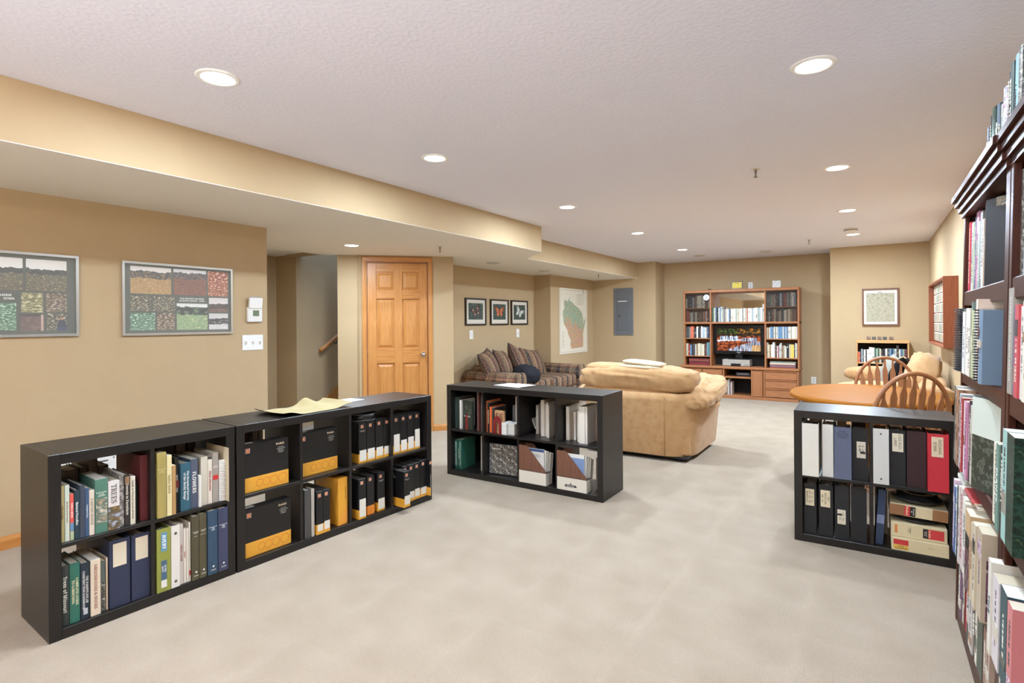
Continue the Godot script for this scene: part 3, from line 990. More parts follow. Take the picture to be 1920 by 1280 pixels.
# A book stands on its tail with its spine towards the viewer: x its thickness, y its height, -z its depth.
func book(t: Transform3D, w: float, h: float, d: float, hex: String, kind: String, title := "", tcol := "e8e0cc", label := "", group := "", small := false) -> Node3D:
	var called: String = {"h": "hardback_book", "p": "paperback_book", "s": "spiral_notebook", "b": "ring_binder", "m": "magazine", "k": "loose_leaf_stack"}[kind]
	var o := thing(called, label, {"b": "binder", "s": "notebook", "m": "magazine"}.get(kind, "book"), t, group)
	var rough := 0.5 if kind in ["p", "m"] else 0.6
	var cm: Material = print_mat(hex.substr(1)) if hex.begins_with("@") else flat(hex, rough)
	var up := Transform3D(Vector3(1, 0, 0), Vector3(0, 0, 1), Vector3(0, 1, 0), Vector3())   # prism x, y, z -> x, z, y
	var board := 0.0028 if kind in ["h", "b"] else 0.0008
	board = minf(board, w * 0.2)
	var bulge := minf(0.005, w * 0.1) if kind == "h" else 0.0
	var inset := 0.004 if kind == "h" else 0.0005
	var st := mb()
	var outer := arc(w, bulge, 0.0, 4 if bulge > 0 else 1)
	outer.append_array([Vector2(w, -d), Vector2(w - board, -d)])
	outer.append(Vector2(w - board, -board))
	outer.append(Vector2(board, -board))
	outer.append_array([Vector2(board, -d), Vector2(0, -d)])
	# mirrored prism: y of the plan runs towards the viewer
	for i in outer.size(): outer[i] = Vector2(outer[i].x, -outer[i].y)
	prism(st, PackedVector2Array(outer), 0.0, h, LYING)
	obj("spine" if kind == "s" else "cover", st, cm, o)
	if kind == "b":
		st = mb()
		span(st, Vector3(board + 0.004, 0.012, -d + 0.02), Vector3(w - board - 0.006, h - 0.022, -0.03))
		obj("papers", st, page_mat(2), o)
		st = mb(true)
		for q in 2:
			var ring := []
			for k in 13: ring.append(Vector3(w * 0.5 + cos(TAU * k / 12.0) * w * 0.3, h - 0.03 + 0.024 * q, -0.022 + sin(TAU * k / 12.0) * 0.018))
			tube(st, ring, 0.0016, 5)
		obj("ring", st, flat("b8b8b4", 0.25, 0.5, 0.9), o)
	else:
		st = mb()
		span(st, Vector3(board, inset, -d + inset), Vector3(w - board, h - inset, -board - 0.0003))
		obj("pages", st, page_mat(int(w * 9000) + int(h * 700)), o)
	if kind == "s":
		st = mb(true)
		var n := int(h / 0.0095)
		for i in n:
			var ring := []
			for k in 9: ring.append(Vector3(w * 0.5 + cos(TAU * k / 8.0) * w * 0.46, (i + 0.6) * h / n, 0.004 + sin(TAU * k / 8.0) * w * 0.36))
			tube(st, ring, 0.0019, 4)
		obj("wire_coil", st, flat(tcol if tcol else "e8e8e8", 0.35, 0.5, 0.3), o)
		return o
	if title and not small:
		var z := maxf(bulge, 0.0) + 0.0006
		var cap := w * (0.5 if title.count("\n") == 0 else 0.32)
		if title.begins_with("^"):       # set across the spine
			letters(title.substr(1), o, Transform3D(Basis(), Vector3(w * 0.5, h * 0.72, z)), minf(0.016, w * 0.24), w * 0.86, flat(tcol), "Droid Serif", true)
		else:
			letters(title, o, Transform3D(DOWNWARD, Vector3(w * 0.5, h * 0.52, z)), minf(cap, 0.026), h * 0.8, flat(tcol), "Droid Serif" if int(w * 5000) % 2 else "Droid Sans", true)
	elif small and title:
		st = mb()
		var y := float(title.split(":")[0])
		span(st, Vector3(w * 0.3, h * y, bulge), Vector3(w * 0.7, h * (y + 0.05 + 0.2 * fmod(y * 37.0, 1.0) * fmod(y * 11.0, 1.0)), bulge + 0.0006))
		obj("spine_label", st, flat(tcol), o)
	return o

func band(o: Node3D, w: float, y0: float, y1: float, hex: String, called := "spine_band", x0 := 0.0, x1 := 1.0, z := 0.0012):
	var st := mb()
	span(st, Vector3(w * x0, y0, -0.002), Vector3(w * x1, y1, z))
	obj(called, st, print_mat(hex.substr(1)) if hex.begins_with("@") else flat(hex), o)

# One line for each book: s, w, h, set back (mm) | kind colour | title | lettering colour | what sets it apart
func shelve(f: Transform3D, y: float, lines: Array, place: String, group: String, depth := 0.2) -> Dictionary:
	var made := {}
	for line in lines:
		var p: PackedStringArray = line.split("|")
		var q := p[0].split_floats(",")
		var kc := p[1].split(" ")
		var d := depth
		if kc[0] == "b": d = 0.285
		elif q[2] > 270: d = 0.235
		var lean := deg_to_rad(q[4]) if q.size() > 4 else 0.0
		var t := f * Transform3D(Basis(Vector3.BACK, lean), Vector3(q[0] * 0.001, y, -q[3] * 0.001))
		made[p[4]] = book(t, q[1] * 0.001 - 0.0012, q[2] * 0.001, d, kc[1], kc[0], p[2].replace("/", "\n"), p[3], p[4] + place, group)
	return made

# ---------------------------------------------------------------- the black cube shelves
const F1 := [Vector3(-2.89, 0, -0.846), Vector3(0.035, 0, -0.9994)]
const F2 := [Vector3(-2.861, 0, -1.645), Vector3(0.04, 0, -0.9992)]
const F3 := [Vector3(-3.16, 0, -3.738), Vector3(1, 0, -0.002)]
const F4 := [Vector3(-0.408, 0, -3.74), Vector3(1, 0, -0.0127)]
func shelf_frame(i: int) -> Transform3D:
	var q: Array = [F1, F2, F3, F4][i]
	return at(q[0], q[1])

func cube_shelf(label: String, f: Transform3D, cols: int) -> Node3D:
	var w := 0.79 if cols == 2 else 1.49
	var d := 0.39
	var o := thing("cube_shelf", label, "shelf", f, "black cube shelving units")
	var bh := wood("black", 0); var bv := wood("black", 1)
	var e := 0.045
	var st := mb()
	span(st, Vector3(e, 0.79 - e, -d), Vector3(w - e, 0.79, 0), 0.0015); obj("top_panel", st, bh, o)
	st = mb(); span(st, Vector3(e, 0, -d), Vector3(w - e, e, 0), 0.0015); obj("bottom_panel", st, bh, o)
	for x in [0.0, w - e]:
		st = mb(); span(st, Vector3(x, 0, -d), Vector3(x + e, 0.79, 0), 0.0015); obj("side_panel", st, bv, o)
	var cw := (w - 2 * e - (cols - 1) * 0.018) / cols
	st = mb(); span(st, Vector3(e, 0.386, -d + 0.003), Vector3(w - e, 0.404, -0.003), 0.001); obj("shelf_board", st, bh, o)
	for k in cols - 1:
		var x := e + cw * (k + 1) + 0.018 * k
		for y in [[e, 0.386], [0.404, 0.79 - e]]:
			st = mb(); span(st, Vector3(x, y[0], -d + 0.003), Vector3(x + 0.018, y[1], -0.003), 0.001); obj("divider", st, bv, o)
	if label.contains("magazine files"):  # thin dark boards at the rear keep these cubes dark inside
		for k in 3:
			for y in [[e, 0.386], [0.404, 0.79 - e]]:
				st = mb(); span(st, Vector3(e + (cw + 0.018) * k, y[0], -d + 0.003), Vector3(e + (cw + 0.018) * k + cw, y[1], -d + 0.007)); obj("back_panel", st, bv, o)
	return o

func cube_shelves():
	cube_shelf("black four cube shelf of books standing before the wall grille", shelf_frame(0), 2)
	cube_shelf("long black eight cube shelf holding black and yellow slide boxes", shelf_frame(1), 4)
	cube_shelf("long black eight cube shelf with magazine files, behind it the tan armchair", shelf_frame(2), 4)
	cube_shelf("black four cube shelf of ring binders in front of the round table", shelf_frame(3), 2)

func near_shelf_books():
	var f := shelf_frame(0)
	var m := shelve(f, 0.405, [
		"47,14,244,20|p b8aa74|Ohio in Public|5a4a30|thin tan paperback first from the outer end",
		"62,17,243,20|p cdd6c8|My Flora of the Ozarks|8a7a50|pale green white paperback",
		"80,14,201,20|p d6584c||ffffff|short red and blue striped paperback",
		"95,20,213,20|h 1c3440|Natural Paradise|dfe6e2|dark teal hardback titled Natural",
		"115,19,229,20|h 3a4250||dfe4ea|slate blue hardback with pale lettering",
		"134,15,213,20|p 3a5272|Contagious Diary|dfe8ee|blue paperback with white script title",
		"149,20,199,20|p ddd2c2|A NATURE READER|8c8474|cream paperback with faint grey title",
		"170,48,242,16|p 4f7868|^Field Guide\nto the\nWildlife|e4ecdf|thick green field guide with birds on its spine",
		"219,45,221,16|p d9d4d2|||thick white paperback titled TREES",
		"265,18,245,22|p @stone||6a4a38|pale brown mottled paperback",
		"284,23,236,20|h 2b2522|Forests to Furniture|d8d2c6|dark brown hardback with a carved emblem",
		"308,21,223,20|p ddd5c2|Guide to Natural Areas of Iowa|5a5244|cream paperback beside the green one",
		"334,17,182,60|h 20382e||c8d0c0|low dark green hardback",
		"356,32,309,40|b 5c1f22||c8d0c0|tall maroon binder"], ", upper outer cube by the grille", "books in the four cube shelf")
	band(m["short red and blue striped paperback"], 0.0128, 0.04, 0.075, "5d88a8")
	band(m["short red and blue striped paperback"], 0.0128, 0.0, 0.038, "aab890")
	letters("FERN & MOSS", m["short red and blue striped paperback"], Transform3D(DOWNWARD, Vector3(0.0064, 0.13, 0.001)), 0.007, 0.1, flat("f4e8e0"))
	band(m["thick green field guide with birds on its spine"], 0.0468, 0.045, 0.155, "@birds", "bird_picture", 0.06, 0.94)
	band(m["thick white paperback titled TREES"], 0.0438, 0.001, 0.105, "@peaks", "mountain_picture")
	letters("TREES", m["thick white paperback titled TREES"], Transform3D(DOWNWARD, Vector3(0.022, 0.163, 0.0008)), 0.022, 0.085, flat("26241f"), "Droid Serif", false)
	band(m["dark brown hardback with a carved emblem"], 0.0218, 0.195, 0.228, "8a6a4c", "emblem", 0.1, 0.9, 0.0036)
	m = shelve(f, 0.046, [
		"46,30,258,20|h 2e3330|Trees of Missouri|d6d2c4|dark grey hardback titled Trees of Missouri",
		"77,37,257,20|h 2b6656|COMPLETE GUIDE/TO GARDENING|e6ddb0|green hardback titled COMPLETE GUIDE TO GARDENING",
		"116,33,245,20|h 1f2c38|THE PASSIVE SOLAR/CONSTRUCTION HANDBOOK|e2e0dc|navy hardback titled THE PASSIVE SOLAR CONSTRUCTION HANDBOOK",
		"151,37,246,14|p d9c8b2|GREENHOUSES & NOOKS|8a5a48|thick cream paperback titled GREENHOUSES",
		"191,20,226,30|p 5c6860||d8d2c4|grey green paperback with a bark picture",
		"213,8,235,30|p d8c2a6||6a5a48|very thin cream pamphlet",
		"224,82,307,20|b 2a3048|||dark blue lever binder, further out",
		"311,82,304,20|b 2c334c|||dark blue lever binder, further in"], ", lower outer cube", "books in the four cube shelf")
	band(m["grey green paperback with a bark picture"], 0.0188, 0.01, 0.13, "@rocks", "bark_picture", 0.25, 0.95)
	band(m["navy hardback titled THE PASSIVE SOLAR CONSTRUCTION HANDBOOK"], 0.0318, 0.02, 0.046, "b9bcc0", "publisher_mark", 0.25, 0.75, 0.0042)
	band(m["dark blue lever binder, further out"], 0.0808, 0.185, 0.29, "d8cdb6", "paper_label", 0.16, 0.82)
	band(m["dark blue lever binder, further in"], 0.0808, 0.185, 0.29, "d6cbb4", "paper_label", 0.2, 0.84)
	m = shelve(f, 0.405, [
		"414,40,314,0|h a39454|^WONDER\nof the\nPLAINS|cfc38a|tall olive gold hardback",
		"456,23,295,0|k ded2a0|Nafisa Hatch|8a7a50|pale yellow folder with script lettering",
		"480,17,241,0|p b08a58||7a5a38|low tan wooden looking paperback",
		"505,18,271,30|h 25221f|WOOD DREAMS|c8c2b4|dark grey hardback with red band",
		"525,47,237,15|h 2c5a6c|The Botanical Survey/of the Rocky Range|e8ecea|teal hardback with white jacket edge",
		"574,36,248,20|p 4e5668|FLOWERS|eeeeea|slate paperback titled FLOWERS",
		"611,12,159,10|p e2e0da||77787c|low white paperback with dotted spine",
		"625,33,249,20|p cac4b4||8a8474|thick pale grey paperback",
		"659,22,228,20|p e2dacb|WILD INDIANA|8a3a34|white paperback with dark red title",
		"683,30,259,20|p a39c92|^Field\nStation|f0ece4|grey paperback with a red square",
		"716,32,215,14|s f0eeea||efedea|white wire bound notebook",
		"742,2,282,-28|k cbbca0|||cream card standing upright",
		], ", upper inner cube by the long shelf", "books in the four cube shelf")
	band(m["dark grey hardback with red band"], 0.0168, 0.12, 0.155, "7a2e2a", "spine_band", 0.0, 1.0, 0.003)
	band(m["grey paperback with a red square"], 0.0288, 0.118, 0.142, "c8322c", "red_square", 0.05, 0.95)
	m = shelve(f, 0.046, [
		"410,62,304,0|b 8c9040||e8ecf0|olive green binder still in its printed sleeve",
		"473,40,303,0|b dedad2|||white ring binder with finger holes",
		"516,17,299,10|p c8bdb4|SPRING TALES|8a4440|mottled pink and white paperback",
		"534,12,272,10|p e4dccf|LINNAEA|a83a38|thin white journal with a red title",
		"547,12,269,10|p ded6c8||8a8274|thin plain cream journal",
		"560,7,296,10|p e4dccf||8a8274|thin cream journal with a red foot",
		"569,36,322,0|h 4c4632|^Handbook of the\nMammals\nof the World\n\n1\n\nCarnivores|ddd6c4|brown olive hardback on Carnivores with white lettering",
		"606,36,324,0|h 504a34|^Handbook of the\nMammals\nof the World\n\n2\n\nHoofed Mammals|ddd6c4|brown olive hardback on Hoofed Mammals with white lettering",
		"645,50,328,-4|h 30495f|^Handbook of the\nBIRDS\nof the\nWORLD|dfe2e4|blue hardback titled BIRDS OF THE WORLD",
		"697,50,326,-6|h 393f5a|^Handbook of the\nBIRDS\nof the\nWORLD|dfe2e4|violet blue hardback titled BIRDS OF THE WORLD"], ", lower inner cube", "books in the four cube shelf")
	var ob: Node3D = m["olive green binder still in its printed sleeve"]
	band(ob, 0.0608, 0.02, 0.055, "dcdcd6", "barcode_label", 0.3, 0.7)
	band(ob, 0.0608, 0.057, 0.15, "46627a", "product_panel", 0.3, 0.7)
	letters("ULTRA\nDUTY", ob, Transform3D(DOWNWARD, Vector3(0.03, 0.11, 0.0016)), 0.01, 0.075, flat("dfe6ea"))
	band(ob, 0.0608, 0.195, 0.285, "5f93b0", "logo_panel", 0.3, 0.72)
	letters("AVERY", ob, Transform3D(DOWNWARD, Vector3(0.031, 0.24, 0.0016)), 0.016, 0.075, flat("e8eef0"))
	for y in [0.03, 0.265]:
		var st := mb(true)
		lathe(st, [Vector2(0.004, 0.0), Vector2(0.007, 0.001), Vector2(0.004, 0.0014), Vector2(0.0, 0.0004)], 12, Transform3D(Basis(Vector3.RIGHT, PI / 2), Vector3(0.02, y, 0.0)))
		obj("finger_hole", st, flat("5a5854", 0.4), m["white ring binder with finger holes"])
	for n in ["brown olive hardback on Carnivores with white lettering", "brown olive hardback on Hoofed Mammals with white lettering", "blue hardback titled BIRDS OF THE WORLD", "violet blue hardback titled BIRDS OF THE WORLD"]:
		var bw := 0.0348 if n.begins_with("brown") else 0.0488
		letters("Lynx", m[n], off(bw * 0.5, 0.022, 0.0056), 0.009, bw * 0.6, flat("e6e2d8"), "Droid Serif")
		var st := mb(true)
		lathe(st, [Vector2(0.0035, 0.0), Vector2(0.005, 0.0008), Vector2(0.002, 0.0012), Vector2(0.0, 0.0004)], 12, Transform3D(Basis(Vector3.RIGHT, PI / 2), Vector3(bw * 0.5, 0.04, 0.0048)))
		obj("emblem", st, flat("e6e2d8"), m[n])
	band(m["thin cream journal with a red foot"], 0.0058, 0.03, 0.055, "b8342e")
	# a second row behind, seen over the first
	shelve(f, 0.405, ["70,44,215,225|h 4a3a34||8a7a68|brown hardback of the back row, outermost", "118,52,262,225|h 53443c||8a7a68|wide brown hardback of the back row", "176,30,262,225|h 43342e||8a7a68|tall dark brown hardback of the back row", "210,36,296,225|h 574842||8a7a68|grey brown hardback of the back row", "250,40,255,225|h 3d302c||8a7a68|broad blackish hardback of the back row"], " behind the upper outer books", "books in the four cube shelf", 0.155)
	shelve(f, 0.046, ["232,60,322,240|h 4c423b||8a7a68|tall brown album of the back row", "300,62,305,240|h 35302c||8a7a68|dark album of the back row, innermost"], " behind the lower outer books", "books in the four cube shelf", 0.14)
	shelve(f, 0.405, ["420,72,322,240|h 5e5248||8a7a68|broad tan brown album of the back row", "500,30,300,240|h 282322||8a7a68|narrow black album of the back row", "560,34,318,240|h 40322e||8a7a68|brown album of the back row", "600,48,322,240|h 5a4840||8a7a68|light brown album of the back row", "660,40,315,240|h 2c2220||8a7a68|dark album of the back row by the divider"], " behind the upper inner books", "books in the four cube shelf", 0.14)

func flat_card(called: String, label: String, cat: String, t: Transform3D, s: Vector3, hex: String, group := "") -> Node3D:
	var o := thing(called, label, cat, t, group)
	var st := mb()
	span(st, Vector3(0, 0, 0), s, 0.0008)
	obj("sheet", st, flat(hex, 0.8), o)
	return o

# ---------------------------------------------------------------- slide boxes
func emblem(o: Node3D, x: float, y: float, z: float, k := 0.018):
	var st := mb()
	box(st, Vector3(x, y, z), Vector3(k * 1.15, k * 1.15, 0.0006))
	obj("emblem_border", st, flat("e8d8cc"), o)
	st = mb()
	box(st, Vector3(x, y, z + 0.0006), Vector3(k * 0.95, k * 0.95, 0.0006))
	obj("emblem", st, flat("c4452c"), o)
	st = mb()
	var h := k * 0.3
	prism(st, PackedVector2Array([Vector2(-h, -h), Vector2(-h * 0.5, -h), Vector2(-h * 0.5, -h * 0.2), Vector2(h, -h), Vector2(h, -h * 0.35), Vector2(0, 0), Vector2(h, h * 0.35), Vector2(h, h), Vector2(-h * 0.5, h * 0.2), Vector2(-h * 0.5, h), Vector2(-h, h)]), z + 0.0009, z + 0.0014, off(x, y, 0))
	obj("emblem_letter", st, flat("e9c98c"), o)

func slide_box(f: Transform3D, s: float, y: float, back: float, w: float, h: float, label: String, paper: float, turned := 0.0, orange := false, d := 0.24, printed := false) -> Node3D:
	var o := thing("slide_tray_box", label, "slide box", f * Transform3D(Basis(Vector3.UP, turned), Vector3(s, y, -back)), "black and yellow slide tray boxes")
	var st := mb()
	span(st, Vector3(0, 0, -d), Vector3(w, h, 0), 0.0015)
	obj("carton", st, flat("131213", 0.4), o)
	st = mb()
	span(st, Vector3(-0.0004, 0.0005, -d), Vector3(w + 0.0004, 0.062, 0.0005), 0.001)
	obj("yellow_band", st, flat("e0862c" if orange else "dfa136", 0.4), o)
	st = mb()
	span(st, Vector3(0.002, h, -d + 0.004), Vector3(w - 0.002, h + 0.0008, -0.004))
	obj("lid_flap", st, flat("3a3634", 0.5), o)
	emblem(o, w * 0.42, h - 0.025, 0.0008)
	if paper > 0.0:
		st = mb()
		span(st, Vector3(0.006, 0.014 if paper > 0.08 else 0.02, 0.0), Vector3(w - 0.003, paper, 0.0014))
		obj("paper_label", st, flat("ddd8cc", 0.8), o)
	if printed:
		letters("Kodak\nCarousel\nTransvue 140", o, Transform3D(Basis(Vector3.UP, -PI / 2), Vector3(-0.0006, h - 0.035, -d * 0.5)), 0.011, 0.08, flat("d8d0c4"))
		letters("Kodak Carousel\nslide tray", o, off(w * 0.5, h - 0.056, 0.0006), 0.006, w * 0.75, flat("b9b2a8"))
	return o

func broad_box(f: Transform3D, s: float, y: float, back: float, w: float, h: float, label: String):
	var o := thing("slide_tray_box", label, "slide box", f * off(s, y, -back), "broad side slide tray boxes")
	var st := mb()
	span(st, Vector3(0, 0, -0.066), Vector3(w, h, 0), 0.0015)
	obj("carton", st, flat("141314", 0.4), o)
	st = mb()
	span(st, Vector3(-0.0004, 0.0005, -0.066), Vector3(w + 0.0004, 0.082, 0.0005), 0.001)
	obj("yellow_band", st, flat("dfa136", 0.4), o)
	for q in [0.35, 0.5, 0.66, 0.86]:
		st = mb()
		lathe(st, [Vector2(0.014 + 0.01 * q, 0.0), Vector2(0.018 + 0.01 * q, 0.0002), Vector2(0.02 + 0.01 * q, 0.0)], 20, Transform3D(Basis(Vector3.RIGHT, PI / 2), Vector3(w * q, 0.042, 0.0006)))
		obj("printed_ring", st, flat("d58a30", 0.5), o)
	st = mb()
	span(st, Vector3(0.004, h, -0.062), Vector3(w - 0.004, h + 0.0008, -0.004))
	obj("lid_flap", st, flat("2c2a29", 0.5), o)
	st = mb()
	span(st, Vector3(0.012, h + 0.0008, -0.05), Vector3(0.07, h + 0.0014, -0.02))
	obj("barcode_label", st, flat("c9c4b8", 0.7), o)
	emblem(o, 0.026, h - 0.036, 0.0008, 0.022)
	letters("Kodak", o, off(w - 0.052, h - 0.026, 0.0004), 0.014, 0.05, flat("e6d2b4"))
	letters("Carousel\nTransvue 140\nslide tray\nchargeur", o, off(w - 0.048, h - 0.062, 0.0004), 0.009, 0.064, flat("d0cac0"), "Droid Sans", false)

func slide_boxes():
	var f := shelf_frame(1)
	broad_box(f, 0.05, 0.404, 0.03, 0.272, 0.268, "broad black and yellow slide box in the upper cube next to the book shelf")
	broad_box(f, 0.055, 0.046, 0.03, 0.28, 0.268, "broad black and yellow slide box in the lower cube next to the book shelf")
	broad_box(f, 0.415, 0.404, 0.06, 0.272, 0.266, "broad black and yellow slide box in the second upper cube")
	var up := [[834, 66, 0.085, "first in the upper row, its side lettering showing"], [902, 70, 0.085, "second in the upper row, low white label"], [977, 68, 0.08, "third in the upper row, after a thin gap"], [1047, 66, 0.075, "fourth in the upper row, at the divider"],
		[1134, 66, 0.14, "fifth in the upper row, tall white label"], [1203, 66, 0.09, "sixth in the upper row, label torn low"], [1272, 66, 0.1, "seventh in the upper row, square white label"], [1341, 58, 0.145, "last in the upper row, label reaching high"]]
	for i in up.size():
		var q: Array = up[i]
		if i == 4 or i == 3: q[0] += 0
		slide_box(f, q[0] * 0.001, 0.404, 0.03, q[1] * 0.001 - 0.002, 0.268, "narrow black slide box, %s" % q[3], q[2], 0.0, false, 0.24, i == 0)
	var lo := [[806, 62, 0.0, 0.13, 0.262, "first in the lower row, white label, tan side"], [891, 64, 0.02, 0.0, 0.262, "second in the lower row, orange foot without label"], [981, 66, 0.02, 0.085, 0.262, "third in the lower row, printed lettering"],
		[1136, 60, -0.075, 0.08, 0.25, "fourth in the lower row, standing out in front"], [1198, 44, 0.0, 0.12, 0.262, "half hidden in the lower row behind the protruding one"], [1244, 62, -0.005, 0.07, 0.264, "sixth in the lower row, short white label"], [1307, 60, 0.0, 0.075, 0.264, "seventh in the lower row, yellowed label"],
		[1369, 66, 0.0, 0.07, 0.268, "eighth in the lower row, slanting torn label"], [1436, 52, -0.035, 0.16, 0.272, "last in the lower row, at the end panel"]]
	for i in lo.size():
		var q: Array = lo[i]
		var fr := f
		slide_box(fr, q[0] * 0.001 - (0.0 if i < 8 else 0.001), 0.046, q[2], minf(q[1] * 0.001 - 0.002, 1.444 - q[0] * 0.001), q[4], "narrow black slide box, %s" % q[5], q[3], 0.0, i == 1, 0.24, i == 2 or i == 3)
	slide_box(f, 0.489, 0.046, 0.0, 0.047, 0.262, "narrow black slide box beside the yellow one, outer of two", 0.06)
	slide_box(f, 0.5375, 0.046, 0.0, 0.047, 0.262, "narrow black slide box beside the yellow one, inner of two", 0.07)
	var o := thing("slide_tray_box", "all yellow slide box at the divider of the lower second cube", "slide box", f * off(0.66, 0.046, -0.02))
	var st := mb()
	span(st, Vector3(0, 0, -0.24), Vector3(0.072, 0.3, 0), 0.0015)
	obj("carton", st, flat("dfa136", 0.4), o)
	st = mb()
	prism(st, PackedVector2Array([Vector2(0.001, 0.001), Vector2(0.07, 0.001), Vector2(0.07, 0.12), Vector2(0.001, 0.02)]), 0.0, 0.0004)
	obj("orange_panel", st, flat("e39a3c", 0.4), o)
	letters("Kodak 140 slide tray", o, Transform3D(DOWNWARD, Vector3(0.056, 0.2, 0.0006)), 0.008, 0.16, flat("6a4a1c"))
	# albums and a notebook pushed to the rear of the same cube
	shelve(f, 0.046, ["402,10,285,60|p 8c8a88||ffffff|thin grey report", "414,44,288,10|h 4a4846||ffffff|dark grey ring album", "459,9,290,6|p c0b8ac||ffffff|thin pale folder", "469,9,288,6|p b4aca0||ffffff|thin grey beige folder"], " next to the two small slide boxes", "folders in the long shelf", 0.23)
	var dk := thing("slide_tray", "round black slide tray lying on the upper row of slide boxes", "slide tray", f * off(0.935, 0.674, -0.13))
	var s2 := mb(true)
	lathe(s2, [Vector2(0.04, 0.0), Vector2(0.092, 0.0), Vector2(0.096, 0.003), Vector2(0.096, 0.05), Vector2(0.092, 0.052), Vector2(0.04, 0.052), Vector2(0.04, 0.0)], 40)
	obj("tray_ring", s2, flat("1b1b1d", 0.3), dk)
	s2 = mb(true)
	lathe(s2, [Vector2(0.0965, 0.004), Vector2(0.098, 0.006), Vector2(0.0965, 0.008)], 40)
	lathe(s2, [Vector2(0.0965, 0.044), Vector2(0.098, 0.046), Vector2(0.0965, 0.048)], 40)
	obj("rim_band", s2, flat("8a8c90", 0.3), dk)
	for k in 20:
		s2 = mb()
		box(s2, Vector3(0.066, 0.0525, 0), Vector3(0.046, 0.002, 0.003), 0.0, Transform3D(Basis(Vector3.UP, TAU * k / 20.0), Vector3()))
		obj("slot_rib", s2, flat("3a3a3c", 0.4), dk)
	var vid := thing("video_case", "black plastic case standing beside the last upper slide box", "case", f * off(1.402, 0.404, -0.09))
	s2 = mb()
	span(s2, Vector3(0, 0, -0.2), Vector3(0.04, 0.16, 0), 0.003)
	obj("case_shell", s2, flat("232325", 0.35), vid)
	s2 = mb()
	span(s2, Vector3(0.002, 0.108, -0.19), Vector3(0.038, 0.136, 0.0008))
	obj("printed_strip", s2, flat("5a5c60", 0.4), vid)
	for q in [[0.072, 0.4, "brown", "604838", 0.22, 0.07, "open brown box behind the broad slide box of the first upper cube"], [1.09, 0.405, "", "5c4236", 0.32, 0.12, "reddish brown box standing behind the upper slide boxes"]]:
		var b := thing("storage_box", q[6], "box", f * off(q[0], q[1], -0.385))
		s2 = mb()
		span(s2, Vector3(0, 0, 0), Vector3(0.15, q[4] + 0.09 if q[0] < 1 else q[4], 0.1), 0.002)
		obj("carton", s2, flat(q[3], 0.7), b)
		s2 = mb()
		span(s2, Vector3(0.01, (q[4] + 0.09 if q[0] < 1 else q[4]) - 0.03, 0.1), Vector3(0.14, (q[4] + 0.09 if q[0] < 1 else q[4]) - 0.002, 0.101))
		obj("lid_edge", s2, flat("7a6252", 0.7), b)
	shelve(f, 0.404, ["232,9,318,250|p 9a948a||fff|thin grey journal of the back row", "246,10,322,250|p b0a89c||fff|thin pale journal of the back row", "264,12,318,250|p 857e74||fff|grey brown journal of the back row", "282,12,326,250|p b8b0a2||fff|pale tall journal of the back row", "480,12,320,250|p a09a92||fff|thin grey journal alone behind", "500,12,326,250|p b8b2a8||fff|thin pale journal alone behind"], " above the broad slide boxes", "folders in the long shelf", 0.12)

